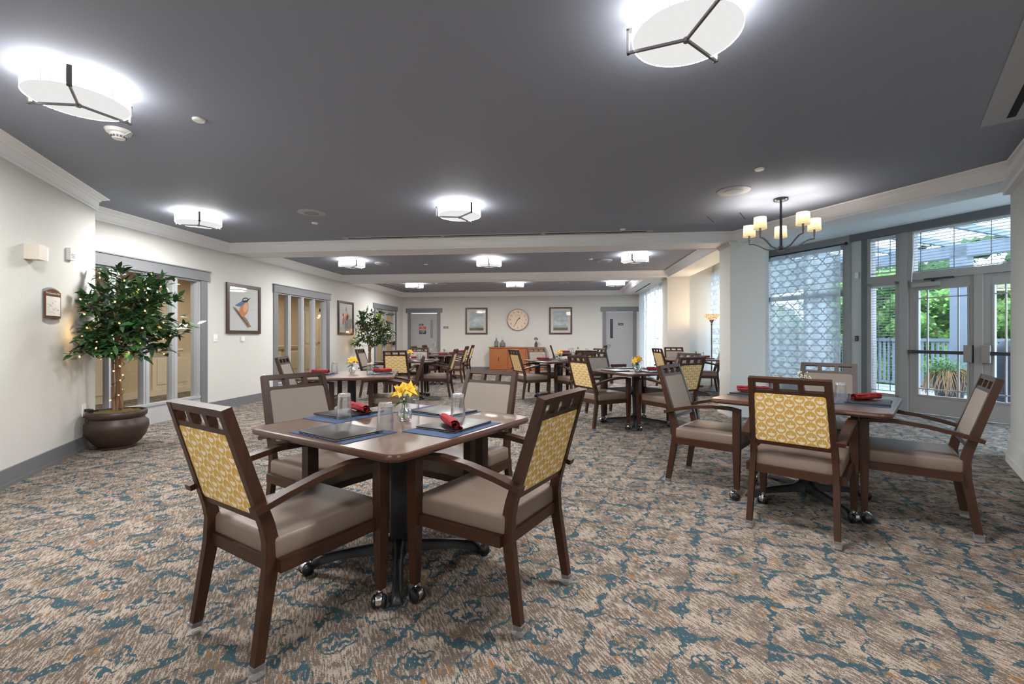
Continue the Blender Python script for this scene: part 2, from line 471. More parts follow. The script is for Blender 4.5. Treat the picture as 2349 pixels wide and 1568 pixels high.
# beams
def beam(mb, label): struct(mb, 'beam', 'white', label, 'beam')
b = MB(); b.box(-5.602, 3.03, 7.17, 7.65, ZB, ZC+.2); beam(b, 'front white ceiling beam crossing the room')
b = MB(); b.box(-5.602, 3.03, 11.15, 11.65, ZB, ZC+.2); beam(b, 'rear white ceiling beam crossing the room')
b = MB(); b.box(2.55, 3.03, 7.65, 11.15, ZB, 3.1); beam(b, 'white beam between the two columns on the window side')
b = MB(); b.box(2.06, 2.72, 11.65, 15.74, ZB, ZC+.2); beam(b, 'white soffit with a linear diffuser beside the rear curtain')
RB = F((NN[0]*5.74, NN[1]*5.74), D1, (-NN[0], -NN[1]))   # room side face of the window beam
b = MB(); b.fbox(RB, 1.90, 5.0, -.47, 0, ZB, 3.1); beam(b, 'white beam in front of the patio door bay')
def sn(Fr, x, y): return ((x-Fr.o[0])*Fr.d[0]+(y-Fr.o[1])*Fr.d[1])

# walls
FLw1 = (4.40, 6.55, .27, 2.09); FLw2 = (8.50, 10.40, .27, 2.09); FLd = (13.34, 14.95, 0., 2.07)
w = MB(); walled(w, FL, 4.3, 15.9, 0, ZC+.1, .14, [FLw1, FLw2, FLd])
struct(w, 'wall_left', 'wall', 'long off-white left wall with two interior windows and a glazed door', 'wall')
w = MB(); w.fbox(NL, -3.6, 6.50, -.40, 0, 0, ZC+.1)
struct(w, 'wall_near_left', 'wall', 'angled off-white wall at the left with the exit plan', 'wall')
w = MB(); walled(w, BW, -5.75, 2.75, 0, ZC+.1, .14, [(-5.30,-4.34,0,2.04),(1.53,2.43,0,2.045)])
struct(w, 'wall_back', 'wall', 'off-white back wall with two grey doors and the clock', 'wall')
# window side of the rear bay, the middle bay and the patio bay
RW = F((2.64, 0), (0, 1), (-1, 0)); MW = F((3.74, 0), (0, 1), (-1, 0))
w = MB(); walled(w, RW, 11.6, 15.8, 0, ZB+.02, .12, [(12.27, 15.45, .1, 2.55)])
struct(w, 'wall_right', 'wall', 'window wall behind the sheer curtain of the rear bay', 'wall')
w = MB(); walled(w, MW, 8.95, 11.75, 0, 3.0, .12, [(9.6, 11.62, .3, 2.7)]); w.box(3.03, 3.74, 11.63, 11.75, 0, 3.0)
struct(w, 'wall_bay', 'wall', 'white wall pieces of the middle bay behind the floor lamp', 'wall')
w = MB(); w.prism([(3.03,7.50),(3.12,7.46),(4.24,9.95),(4.28,10.2),(4.12,10.2)], 0, 3.0)
struct(w, 'wall_side', 'wall', 'hidden partition between the two window bays', 'wall')
# patio wall: window, strip, sidelight, doors
PWo = [(5.175,6.75,.25,2.86),(4.263,4.83,.25,2.90),(2.3,4.263,0,2.90)]
w = MB(); walled(w, WW, 1.6, 7.0, 0, 2.99, .16, PWo)
struct(w, 'wall_patio', 'wall', 'window wall with the patio doors on the right', 'wall')
# right wall end + room closure behind the camera
w = MB(); w.prism([(4.30,4.86),(3.99,4.40),(3.55,3.70),(4.5,1.5),(4.5,-2.6),(4.7,-2.6),(4.7,1.6),(4.3,3.6),(4.9,4.6),(6.9,3.2),(7,3.35),(4.6,5.1)], 0, 3.1)
struct(w, 'wall_near_right', 'wall', 'end of the off-white wall at the right edge beside the patio doors', 'wall')
w = MB(); w.box(-3.4, 4.7, -2.8, -2.6, 0, ZC+.1)
struct(w, 'wall_front', 'wall', 'off-white wall behind the viewpoint', 'wall')
# columns with a small crown and base
def column(x0, x1, y0, y1, label):
    m = MB(); m.box(x0, x1, y0, y1, 0, ZB+.01)
    for o, z0, z1 in ((.012,2.575,2.59),(.022,2.59,2.605),(.04,2.605,ZB)): m.box(x0-o, x1+o, y0-o, y1+o, z0, z1)
    m.box(x0-.016, x1+.016, y0-.016, y1+.016, 0, .14); m.box(x0-.026, x1+.026, y0-.026, y1+.026, 0, .03)
    struct(m, 'column', 'wall', label, 'column', smooth=False)
column(2.53, 3.03, 7.14, 7.60, 'front white square column beside the chandelier')
column(2.53, 3.04, 11.18, 11.65, 'rear white square column beside the far curtain')

# crown moulding
CR = [(0,ZB-.01),(.012,ZB-.01),(.014,ZB+.012),(.022,ZB+.016),(.026,ZB+.088),(.036,ZB+.094),(.04,ZB+.108),(.07,ZB+.122),(.078,ZB+.128),(.092,ZB+.132),(.098,ZC),(0,ZC)]
nlend = NL.p(6.50, 0, 0)
c = MB()
c.sweep([(3.50,3.60),(4.06,4.49),(2.602,7.17),(-5.602,7.17),(-5.602,4.85)], CR)
c.sweep([NL.p(6.505,-.3,0)[:2], NL.p(6.505,0,0)[:2], NL.p(-3.3,0,0)[:2]], CR)
struct(c, 'trim_1', 'white', 'white crown moulding around the front bay', 'moulding', ang=20)
c = MB(); c.sweep([(-5.602,7.65),(2.55,7.65),(2.55,11.15),(-5.602,11.15)], CR, closed=True)
struct(c, 'trim_2', 'white', 'white crown moulding around the middle bay', 'moulding', ang=20)
c = MB(); c.sweep([(-5.602,11.65),(2.06,11.65),(2.06,15.74),(-5.602,15.74)], CR, closed=True)
struct(c, 'trim_3', 'white', 'white crown moulding around the rear bay', 'moulding', ang=20)

# baseboards
def bb(name, Fr, spans, label):
    m = MB()
    for a, b_ in spans:
        m.fbox(Fr, a, b_, 0, .014, .02, .145); m.fbox(Fr, a, b_, 0, .026, 0, .03)
    struct(m, name, 'grey', label, 'baseboard')
bb('baseboard_left', FL, [(6.72,8.38),(10.52,13.2),(15.08,15.74)], 'grey baseboard along the left wall')
bb('baseboard_near', NL, [(-3.3,6.50)], 'grey baseboard along the angled near wall')
bb('baseboard_back', BW, [(-5.6,-5.42),(-4.22,1.41),(2.55,2.63)], 'grey baseboard along the back wall')
m = MB(); RE = F((4.30,4.86), (-.5587,-.8294), (-.8294,.5587))
m.fbox(RE, 0, 1.3, 0, .02, .03, .21); m.fbox(RE, -.02, 1.3, 0, .032, 0, .07)
struct(m, 'baseboard_right', 'wall', 'pale baseboard at the foot of the right wall end', 'baseboard')
m = MB(); m.fbox(RE, .0, 1.4, 0, .09, ZB-.02, ZB+.05); m.fbox(RE, .0, 1.4, 0, .05, ZB-.06, ZB-.02)
struct(m, 'trim_4', 'white', 'white crown over the right wall end', 'moulding')

# ------------------------------------------------------------------ interior windows in the left wall
def iwindow(n, op, muls, label):
    s0, s1, z0, z1 = op
    fr = thing('window_%d' % n, FL.p((s0+s1)/2, 0, z0), label, 'window', kind='structure')
    m = MB()
    m.fbox(FL, s0-.14, s1+.17, 0, .035, z1-.01, z1+.135); m.fbox(FL, s0-.15, s1+.18, 0, .05, z1+.135, z1+.15)
    m.fbox(FL, s1, s1+.13, 0, .022, 0, z1); m.fbox(FL, s0-.13, s0, 0, .022, 0, z1)
    part(m, 'casing', 'grey', fr)
    m = MB(); m.fbox(FL, s0, s1, 0, .010, 0, z0-.015); part(m, 'sill_panel', 'panelgrey', fr)
    m = MB(); m.fbox(FL, s0-.01, s1+.01, -.06, .022, z0-.02, z0+.012); part(m, 'sill', 'greylight', fr)
    m = MB(); ed = [s0, *muls, s1]
    m.fbox(FL, s0, s0+.03, -.12, -.005, z0, z1); m.fbox(FL, s1-.045, s1, -.12, -.005, z0, z1); m.fbox(FL, s0, s1, -.12, -.004, z1-.035, z1)
    for q in muls:
        m.fbox(FL, q-.045, q+.045, -.10, -.012, z0, z1); m.fbox(FL, q-.016, q+.016, -.10, .0, z0, z1)
    part(m, 'frame', 'greylight', fr)
    for a, b_ in zip(ed, ed[1:]):
        m = MB(); m.fbox(FL, a+.03, b_-.03, -.066, -.06, z0+.01, z1-.03); part(m, 'glass_pane', 'pane_in', fr)
    return fr
iwindow(1, FLw1, [5.165, 5.640, 6.10], 'large four-pane interior window behind the potted tree')
iwindow(2, FLw2, [8.93, 9.42, 9.88], 'tall four-pane interior window between the two bird pictures')

# corridor behind the left wall
m = MB(); m.box(-8.3, -8.2, 3.0, 16, 0, 2.7); m.box(-8.3, -5.74, 2.9, 3.0, 0, 2.7); m.box(-8.3, -5.74, 15.9, 16, 0, 2.7)
struct(m, 'wall_corridor', 'beige', 'beige corridor wall seen through the interior windows', 'wall')
m = MB(); m.box(-8.3, -5.742, 2.9, 16, 2.5, 2.6)
struct(m, 'ceiling', 'hallcream', 'low cream ceiling of the corridor behind the interior windows', 'ceiling')
HW = F((-8.2, 0), (0, 1), (1, 0))
m = MB()
for a in (3.3, 8.35, 9.45, 10.55, 11.65, 12.75):
    m.fbox(HW, a, a+.95, 0, .02, .12, .85)
    m.fbox(HW, a+.1, a+.85, .02, .03, .22, .75)
m.fbox(HW, 3.0, 16, 0, .03, 0, .12)
struct(m, 'trim_5', 'hallcream', 'cream wainscot panels of the corridor', 'wainscot')
for a, nm in ((5.0, 'first'), (7.1, 'second'), (14.2, 'third')):
    d = thing('hall_door', HW.p(a, 0, 0), {'first': 'cream panelled corridor door seen left of the tree trunk', 'second': 'cream panelled corridor door seen right of the tree trunk', 'third': 'cream panelled corridor door behind the glazed doors'}[nm], 'door')
    m = MB(); m.fbox(HW, a-.45, a+.45, 0, .04, 0, 2.05)
    for z0, z1 in ((.15,.85),(.98,1.95)):
        for q in (-.36, .04): m.fbox(HW, a+q, a+q+.32, .04, .055, z0, z1)
    part(m, 'door_leaf', 'hallcream', d)
    m = MB(); m.fbox(HW, a-.55, a-.45, 0, .06, 0, 2.15); m.fbox(HW, a+.45, a+.55, 0, .06, 0, 2.15); m.fbox(HW, a-.55, a+.55, 0, .06, 2.05, 2.17)
    part(m, 'door_frame', 'hallcream', d)
    m = MB(); m.sphere(HW.p(a+.38, .09, 1.0), .03); part(m, 'knob', 'steel', d)
for a, b_, nm in ((7.7, 9.0, 'right of the panelled door'), (9.6, 13.6, 'below the second interior window')):
    m = MB(); m.tube([HW.p(a,.09,.92), HW.p(b_,.09,.92)], .028, 10)
    for q in (a+.15, (a+b_)/2, b_-.15): m.tube([HW.p(q,.0,.9), HW.p(q,.09,.9)], .012, 6)
    solo(m, 'handrail', 'hallcream', 'cream corridor handrail %s' % nm, 'handrail')
for a, nm in ((8.2, 'right of the panelled door'), (10.9, 'seen through the second interior window')):
    p = thing('hall_picture', HW.p(a, 0, 1.3), 'small framed print in the corridor %s' % nm, 'picture')
    m = MB(); m.fbox(HW, a-.2, a+.2, 0, .025, 1.25, 1.75); part(m, 'picture_frame', 'grey', p)
    m = MB(); m.fbox(HW, a-.17, a+.17, .025, .028, 1.28, 1.72); part(m, 'print', 'paper', p)
# hall lamps: ceiling strips
for i, a in enumerate((5.6, 8.8, 12.0, 14.8)):
    p = thing('hall_ceiling_lamp', (-7.0, a, 2.42), 'white strip lamp on the corridor ceiling %s' % ('behind the potted tree', 'between the interior windows', 'beyond the second interior window', 'behind the glazed doors')[i], 'lamp', 'strip lamps of the corridor')
    m = MB(); m.rbox(-7.1, -6.9, a-.35, a+.35, 2.44, 2.5, .01); part(m, 'lamp_body', 'whiteplastic', p)
    m = MB(); m.rbox(-7.08, -6.92, a-.33, a+.33, 2.41, 2.445, .01); part(m, 'lamp_cover', 'hall_lamp', p)
    l = bpy.data.lights.new('hall_glow', 'AREA'); l.shape = 'RECTANGLE'; l.size = .15; l.size_y = .6; l.energy = 15; l.color = (1, .90, .74)
    lo = bpy.data.objects.new('hall_glow', l); C.objects.link(lo); lo.location = (-7.0, a, 2.40)

# glazed double doors of the left wall
d1_ = thing('door_1', FL.p(14.14, 0, 0), 'pair of glazed grey doors at the far end of the left wall', 'door', kind='structure')
s0, s1, z0, z1 = FLd
m = MB(); m.fbox(FL, s0-.2, s1+.2, 0, .035, z1, z1+.15); m.fbox(FL, s0-.12, s0, 0, .025, 0, z1); m.fbox(FL, s1, s1+.12, 0, .025, 0, z1); part(m, 'casing', 'grey', d1_)
for a, b_ in ((s0+.02, (s0+s1)/2-.005), ((s0+s1)/2+.005, s1-.02)):
    m = MB(); walled(m, F((FL.o[0]-.03, 0), FL.d, FL.n), a, b_, .01, z1-.02, .045, [(a+.14, b_-.14, .3, 1.9)]); lf = part(m, 'door_leaf', 'doorgrey', d1_)
    m = MB(); m.fbox(FL, a+.14, b_-.14, -.056, -.05, .3, 1.9); part(m, 'glass_pane', 'pane_in', d1_)
    m = MB(); m.fbox(FL, a+.05, b_-.08, .015, .05, .97, 1.02); m.fbox(FL, a+.03, a+.1, -.03, .05, .95, 1.04); m.fbox(FL, b_-.12, b_-.04, -.03, .05, .93, 1.06); part(m, 'push_bar', 'darkmetal', d1_)
    m = MB(); m.fbox(FL, a+.25, b_-.1, -.03, .03, 1.93, 1.98); part(m, 'door_closer', 'steel', d1_)

# ------------------------------------------------------------------ grey doors in the back wall
def bdoor(n, x0, x1, zt, hinge_left, label):
    d = thing('door_%d' % n, BW.p((x0+x1)/2, 0, 0), label, 'door', kind='structure')
    m = MB(); m.fbox(BW, x0-.18, x1+.18, 0, .04, zt+.02, zt+.175); m.fbox(BW, x0-.11, x0, 0, .03, 0, zt+.02); m.fbox(BW, x1, x1+.11, 0, .03, 0, zt+.02); part(m, 'casing', 'grey', d)
    m = MB(); m.fbox(BW, x0+.005, x1-.005, -.06, -.02, .01, zt); part(m, 'door_leaf', 'doorgrey', d)
    lx = x1-.08 if hinge_left else x0+.08
    vx = x1-.28 if hinge_left else x0+.12
    m = MB(); m.fbox(BW, vx, vx+.14, -.02, -.012, 1.13, 1.83); m.fbox(BW, vx+.02, vx+.12, -.012, -.01, 1.15, 1.81, 1); part(m, 'vision_panel', ['greylight', 'darkmetal' if not hinge_left else 'steel'], d)
    m = MB(); m.fbox(BW, lx-.03, lx+.03, -.02, .0, .82, 1.0); m.tube([BW.p(lx,0,.95), BW.p(lx,.05,.95), BW.p(lx+(-.11 if hinge_left else .11),.05,.93)], .011, 8); part(m, 'handle', 'chrome', d)
    return d
bdoor(2, -5.30, -4.34, 2.03, True, 'grey staff door at the left of the back wall')
bdoor(3, 1.53, 2.43, 2.04, False, 'grey door at the right end of the back wall')
def sign(name, Fr, s_, z_, w_, h_, mats, label, lines, off=-.019, tc=1, group=None):
    m = MB(); m.fbox(Fr, s_-w_/2, s_+w_/2, off, off+.008, z_-h_/2, z_+h_/2)
    for txt, sz, dz in lines: m.text(txt, sz, Fr, s_, z_+dz, off+.0085, tc)
    return solo(m, name, mats, label, 'sign', group, smooth=False)
sign('door_sign', BW, -4.93, 1.625, .16, .07, ['brown', 'paper'], 'small brown name plate at the top on the staff door', [('Exit', .05, 0)])
sign('warning_sign', BW, -4.88, 1.51, .25, .09, ['signred', 'paper'], 'red notice on the staff door', [('! ', .09, 0), ('NOTICE', .032, .02), ('DO NOT ENTER', .026, -.02)])
sign('staff_sign', BW, -4.88, 1.365, .245, .13, ['ink', 'paper'], 'black STAFF sign on the grey staff door', [('AUTHORIZED', .03, .045), ('STAFF', .062, 0), ('ONLY', .03, -.045)])
sign('wall_plate', BW, -4.03, 1.53, .18, .075, ['signtaupe', 'paper'], 'small taupe plate on the wall right of the staff door', [('133', .045, 0)], off=0)
sign('door_plate', BW, 2.03, 1.625, .17, .075, ['ink', 'paper'], 'small dark plate on the right grey door', [('Closet', .045, 0)])

# ------------------------------------------------------------------ patio wall joinery
def fr_box(m, s0, s1, z0, z1, e, w0=-.12, w1=.03):
    m.fbox(WW, s0, s0+e, w0, w1, z0, z1); m.fbox(WW, s1-e, s1, w0, w1, z0, z1); m.fbox(WW, s0, s1, w0, w1, z0, z0+e); m.fbox(WW, s0, s1, w0, w1, z1-e, z1)
w3 = thing('window_3', WW.p(5.9, 0, .25), 'tall window behind the sheer patterned curtain beside the patio doors', 'window', kind='structure')
m = MB(); m.fbox(WW, 5.085, 7.0, 0, .05, 2.84, 2.985); m.fbox(WW, 5.087, 5.18, 0, .035, 0, 2.86); fr_box(m, 5.175, 6.75, .25, 2.86, .04)
m.fbox(WW, 5.18, 6.75, -.12, .0, 1.93, 2.02); m.fbox(WW, 5.88, 5.95, -.12, 0, .25, 2.86); part(m, 'window_frame', 'patio', w3)
m = MB(); m.fbox(WW, 5.2, 6.72, -.07, -.064, .28, 2.83); part(m, 'glass_pane', 'pane', w3)
w4 = thing('window_4', WW.p(4.55, 0, .25), 'narrow sidelight window left of the patio doors', 'window', kind='structure')
m = MB(); m.fbox(WW, 2.2, 5.085, 0, .06, 2.87, 2.985); m.fbox(WW, 4.82, 4.905, 0, .04, 0, 2.9); part(m, 'casing', 'patiodark', w4)
m = MB(); fr_box(m, 4.34, 4.83, .18, 2.12, .07); fr_box(m, 4.34, 4.83, 2.15, 2.93, .06); m.fbox(WW, 4.34, 4.83, -.1, .035, 2.10, 2.21); part(m, 'window_frame', 'patio', w4)
for z0, z1 in ((.28,2.06),(2.24,2.85)):
    m = MB(); m.fbox(WW, 4.40, 4.78, -.05, -.044, z0, z1); part(m, 'glass_pane', 'pane', w4)
w5 = thing('window_5', WW.p(3.4, 0, 2.2), 'wide transom window above the patio doors', 'window', kind='structure')
m = MB(); m.fbox(WW, 4.235, 4.345, -.12, .045, 0, 2.93); fr_box(m, 2.3, 4.24, 2.13, 2.93, .07); m.fbox(WW, 2.3, 4.3, -.12, .035, 2.09, 2.2); part(m, 'window_frame', 'patio', w5)
m = MB(); m.fbox(WW, 2.36, 4.19, -.05, -.044, 2.2, 2.87); part(m, 'glass_pane', 'pane', w5)
def pdoor(n, s0, s1, latch_low, label):
    d = thing('door_%d' % n, WW.p((s0+s1)/2, 0, 0), label, 'door', kind='structure')
    g0, g1 = s0+.085, s1-.13
    if not latch_low: g0, g1 = s0+.13, s1-.125
    m = MB(); walled(m, F((WW.o[0], WW.o[1]), WW.d, WW.n), s0, s1, .012, 2.085, .045, [(g0, g1, .30, 1.925)])
    for a, b_, c0, c1 in ((g0-.025, g0, .275, 1.95), (g1, g1+.025, .275, 1.95), (g0, g1, .275, .30), (g0, g1, 1.925, 1.95)): m.fbox(WW, a, b_, 0, .012, c0, c1)
    part(m, 'door_leaf', 'patio', d)
    m = MB(); m.fbox(WW, g0, g1, -.025, -.02, .30, 1.925); part(m, 'glass_pane', 'pane', d)
    m = MB()
    for q in (g0+.105, g1-.105): m.fbox(WW, q-.008, q+.008, -.028, -.004, .30, 1.925)
    for q in (.392, 1.80): m.fbox(WW, g0, g1, -.028, -.004, q-.008, q+.008)
    part(m, 'muntin', 'patio', d)
    m = MB(); m.fbox(WW, s0+.03, s1-.02, .03, .06, .94, .99, 0); lat = s0+.01 if latch_low else s1-.10
    m.fbox(WW, s1-.06, s1-.015, 0, .06, .94, .99, 1)
    pb = part(m, 'push_bar', ['darkmetal', 'steel'], d)
    m = MB(); p0 = [WW.p(lat, 0, .83), WW.p(lat+.09, .075, 1.08)]
    m.fbox(WW, lat, lat+.09, 0, .075, .83, 1.08); part(m, 'latch_box', 'steel', d)
    return d
pdoor(4, 3.438, 4.232, True, 'left patio door with glazing bars and push bar')
pdoor(5, 2.56, 3.354, False, 'right patio door partly hidden by the wall end')
m = MB(); m.fbox(WW, 3.348, 3.44, -.1, .03, 0, 2.1); part(m, 'centre_post', 'patio', w5)
dc = thing('door_closer', WW.p(4.0, 0, 2.0), 'grey door closer with its arm on the left patio door', 'door closer')
m = MB(); m.fbox(WW, 3.83, 4.17, .0, .06, 1.975, 2.04); part(m, 'closer_body', 'patio', dc)
m = MB(); m.fbox(WW, 3.66, 4.02, .02, .045, 2.072, 2.098); m.fbox(WW, 3.90, 3.93, .02, .045, 2.03, 2.09); part(m, 'closer_arm', 'darkmetal', dc)

def blind(s0, s1, z0, z1, step, label, wand=None):
    b_ = thing('venetian_blind', WW.p((s0+s1)/2, -.02, z0), label, 'blind', 'venetian blinds of the patio wall')
    m = MB(); m.fbox(WW, s0, s1, -.045, .005, z1-.04, z1); part(m, 'headrail', 'slat', b_); m = MB(); m.fbox(WW, s0, s1, -.035, -.005, z0, z0+.012); part(m, 'bottom_rail', 'slat', b_)
    m = MB(); z = z0+.02
    while z < z1-.05:
        p = [WW.p(s0,-.042,z-.002), WW.p(s1,-.042,z-.002), WW.p(s1,-.002,z+.002), WW.p(s0,-.002,z+.002)]
        q = [(x,y,k+.002) for x,y,k in p]
        m.add(p+q, [(0,1,2,3),(4,7,6,5),(0,4,5,1),(2,6,7,3),(1,5,6,2),(0,3,7,4)]); z += step
    part(m, 'slats', 'slat', b_, smooth=False)
    n = max(2, int((s1-s0)/.4)+1)
    for i in range(n):
        m = MB(); q = s0+.09+(s1-s0-.18)*i/(n-1); m.fbox(WW, q-.003, q+.003, -.03, -.018, z0, z1); part(m, 'ladder_cord', 'slatd', b_)
    if wand:
        m = MB(); m.tube([WW.p(wand,.02,z1-.03), WW.p(wand+.02,.06,wand and z0-.15)], .006, 6); part(m, 'wand', 'whiteplastic', b_)
blind(4.415, 4.77, .30, 2.06, .045, 'venetian blind in the lower sidelight', None)
blind(4.415, 4.77, 2.25, 2.86, .045, 'venetian blind in the small upper sidelight', None)
blind(2.37, 4.18, 2.21, 2.87, .045, 'wide venetian blind in the transom above the doors', 4.15)
blind(5.96, 6.70, .31, 2.80, .05, 'venetian blind behind the left part of the sheer curtain', None)
blind(5.22, 5.87, .31, 2.80, .05, 'venetian blind behind the right part of the sheer curtain', None)

# curtains
def curtain(Fr, s0, s1, w, z0, z1, label, rod=True, splits=(0,), flip=False):
    ctr = Fr.p((s0+s1)/2, w, z0); ang = math.atan2(Fr.d[1], Fr.d[0])
    t_ = thing('sheer_curtain', ctr, label, 'curtain', 'sheer patterned curtains', rot=ang)
    L = s1-s0; n = int(L/.02); nz = 14
    m = MB(); vs = []; fs = []
    for j in range(nz+1):
        z = (z1-z0)*j/nz; sq = 1-.06*(j/nz)
        for i in range(n+1):
            x = -L/2+L*i/n
            am = .014+.006*math.sin(x*3.1)
            y = am*math.sin(x*2*PI/.23+.6*math.sin(z*1.1))+.02*math.sin(x*2*PI/.62+1.3+z*.15)+.004*math.sin(x*41+z*.7)
            vs.append((x, y, z))
    for j in range(nz):
        for i in range(n): a = j*(n+1)+i; fs.append((a, a+1, a+n+2, a+n+1))
    m.add(vs, fs); m.build('curtain_cloth', 'curtain', t_, world=False, ang=180)
    if rod:
        m = MB(); m.tube([(-L/2-.06,0,z1-z0+.02),(L/2+.06,0,z1-z0+.02)], .012, 10); m.sphere((-L/2-.08,0,z1-z0+.02), .03); m.sphere((L/2+.08,0,z1-z0+.02), .03)
        m.build('curtain_rod', 'darkmetal', t_, world=False)
    return t_
curtain(WW, 5.19, 6.56, .11, .06, 2.82, 'sheer white lattice curtain on the tall window beside the patio doors')
curtain(RW, 12.33, 15.5, .07, .06, 2.60, 'long sheer lattice curtain on the far right wall', rod=False)
curtain(MW, 9.4, 11.55, .10, .06, 2.75, 'sheer lattice curtain behind the floor lamp', rod=False)

# small wall devices --------------------------------------------------------
def plate(name, Fr, s_, z_, w_, h_, d_, mat, label, cat, extra=None):
    m = MB(); m.fbox(Fr, s_-w_/2, s_+w_/2, 0, d_, z_-h_/2, z_+h_/2, 0)
    if extra: extra(m)
    return solo(m, name, [mat, 'darkmetal', 'whiteplastic', 'steel'], label, cat)
plate('light_switch', FL, 6.87, 1.18, .075, .12, .008, 'whiteplastic', 'white light switch beside the first interior window', 'light switch', lambda m: m.fbox(FL, 6.855, 6.885, .008, .014, 1.155, 1.205, 2))
plate('wall_sensor', FL, 7.50, 1.165, .055, .085, .03, 'whiteplastic', 'small white sensor below the large bird picture', 'sensor')
plate('power_outlet', FL, 8.09, .43, .08, .12, .008, 'whiteplastic', 'white outlet low on the wall left of the second interior window', 'outlet')
plate('alarm_beacon', NL, 5.23, 1.93, .12, .13, .10, 'cream', 'cream strobe alarm high on the angled near wall', 'alarm', lambda m: (m.fbox(NL, 5.30, 5.34, .02, .09, 1.87, 1.99, 2), m.sphere(NL.p(5.345, .055, 1.925), .03, mi=1)))
plate('door_chime', NL, 5.915, 2.025, .09, .12, .035, 'whiteplastic', 'white intercom unit above the potted tree', 'intercom', lambda m: [m.fbox(NL, 5.88, 5.95, .035, .037, z, z+.006, 3) for z in (1.99, 2.005, 2.02)])
plate('power_outlet', NL, 6.23, .42, .08, .13, .008, 'whiteplastic', 'white outlet beside the brown tree pot', 'outlet', lambda m: m.fbox(NL, 6.22, 6.25, .008, .05, .40, .43, 1))
plate('keypad', WW, 4.995, 1.17, .05, .09, .02, 'black', 'black door keypad on the strip left of the sidelight', 'keypad', lambda m: [m.fbox(WW, 4.975+i*.014, 4.985+i*.014, .02, .023, 1.14+j*.016, 1.15+j*.016, 3) for i in range(3) for j in range(4)])
plate('motion_sensor', WW, 4.985, 2.27, .06, .10, .03, 'whiteplastic', 'white sensor high on the strip left of the sidelight', 'sensor')
plate('fire_alarm', FL, 12.78, 2.05, .09, .13, .04, 'whiteplastic', 'small white alarm above the rear potted tree', 'alarm')  # small white fire alarm fixed to the wall
# evacuation plan
ep = thing('evacuation_plan', NL.p(5.59, 0, 1.38), 'arched brown exit plan sign on the angled near wall', 'sign')
def arch(m, s0, s1, z0, z1, rise, w0, w1, mi=0, low=0.):
    n = 10; top = [(s0+(s1-s0)*i/n, z1+rise*(1-(2*i/n-1)**2)) for i in range(n+1)]; bot = [(s1-(s1-s0)*i/n, z0-low*(1-(2*i/n-1)**2)) for i in range(n+1)]
    pl = top+bot; k = len(pl)
    m.add([NL.p(a, w0, z) for a, z in pl]+[NL.p(a, w1, z) for a, z in pl], [tuple(range(k)), tuple(range(2*k-1, k-1, -1))]+[(i, (i+1) % k, k+(i+1) % k, k+i) for i in range(k)], mi)
m = MB(); arch(m, 5.445, 5.735, 1.34, 1.63, .03, 0, .006, low=.02); part(m, 'back_plate', 'glide', ep)
m = MB(); arch(m, 5.46, 5.73, 1.375, 1.615, .03, .006, .016); m.text('Fire Evacuation Plan', .030, NL, 5.595, 1.605, .0165, 1); part(m, 'plaque', ['brown', 'paper'], ep)
m = MB(); m.fbox(NL, 5.475, 5.715, .016, .018, 1.395, 1.575)
for i in range(16):
    a = 5.49+.2*rnd.random(); z = 1.41+.13*rnd.random(); m.fbox(NL, a, a+.02+.03*rnd.random(), .018, .0185, z, z+.002, 1); m.fbox(NL, a, a+.002, .018, .0185, z, z+.02*rnd.random(), 1)
part(m, 'plan_print', ['paper', 'grey'], ep)

# pictures --------------------------------------------------------------------
def pframe(name, Fr, s0, s1, z0, z1, bw, label, group):
    p = thing(name, Fr.p((s0+s1)/2, 0, z0), label, 'picture', group)
    m = MB()
    for a, b_, c0, c1 in ((s0, s0+bw, z0, z1), (s1-bw, s1, z0, z1), (s0+bw, s1-bw, z0, z0+bw), (s0+bw, s1-bw, z1-bw, z1)): m.fbox(Fr, a, b_, 0, .03, c0, c1)
    part(m, 'picture_frame', 'frame', p); return p
def poly(m, Fr, pts, w, mi):
    m.add([Fr.p(a, w, z) for a, z in pts], [tuple(range(len(pts)))], mi)
def ell(cx, cz, a, b_, rot, n=20):
    c_, s_ = math.cos(rot), math.sin(rot)
    return [(cx+a*math.cos(2*PI*i/n)*c_-b_*math.sin(2*PI*i/n)*s_, cz+a*math.cos(2*PI*i/n)*s_+b_*math.sin(2*PI*i/n)*c_) for i in range(n)]
M['birdblue'] = plain('paint_blue', (88, 118, 172), .6, nz=40); M['birdorange'] = plain('paint_orange', (214, 132, 84), .6, nz=25)
M['birdpale'] = plain('paint_peach', (226, 180, 140), .6, nz=25); M['birdbrown'] = plain('paint_brown', (150, 122, 104), .6, nz=40); M['printbg'] = plain('paint_paper', (206, 208, 212), .5)
M['birdred'] = plain('paint_red', (196, 96, 62), .6, nz=30); M['birdgrey'] = plain('paint_grey', (150, 146, 156), .6, nz=30)
p = pframe('bird_picture', FL, 7.10, 7.965, 1.255, 2.12, .055, 'large framed watercolour of a blue and orange bird on a branch', 'framed bird pictures')
m = MB(); m.fbox(FL, 7.15, 7.915, .005, .012, 1.305, 2.07)
poly(m, FL, [(7.24,1.72),(7.29,1.66),(7.46,1.50),(7.62,1.36),(7.72,1.38),(7.60,1.52),(7.45,1.62),(7.32,1.70)], .0122, 1)
poly(m, FL, [(7.27,1.70),(7.45,1.54),(7.66,1.38),(7.62,1.43),(7.42,1.60)], .0124, 4)
poly(m, FL, ell(7.53, 1.70, .155, .105, 1.1), .0126, 2); poly(m, FL, ell(7.57, 1.72, .09, .06, 1.2), .0128, 5)
poly(m, FL, [(7.30,1.745),(7.42,1.80),(7.52,1.86),(7.56,1.80),(7.46,1.74),(7.38,1.725)], .013, 3)
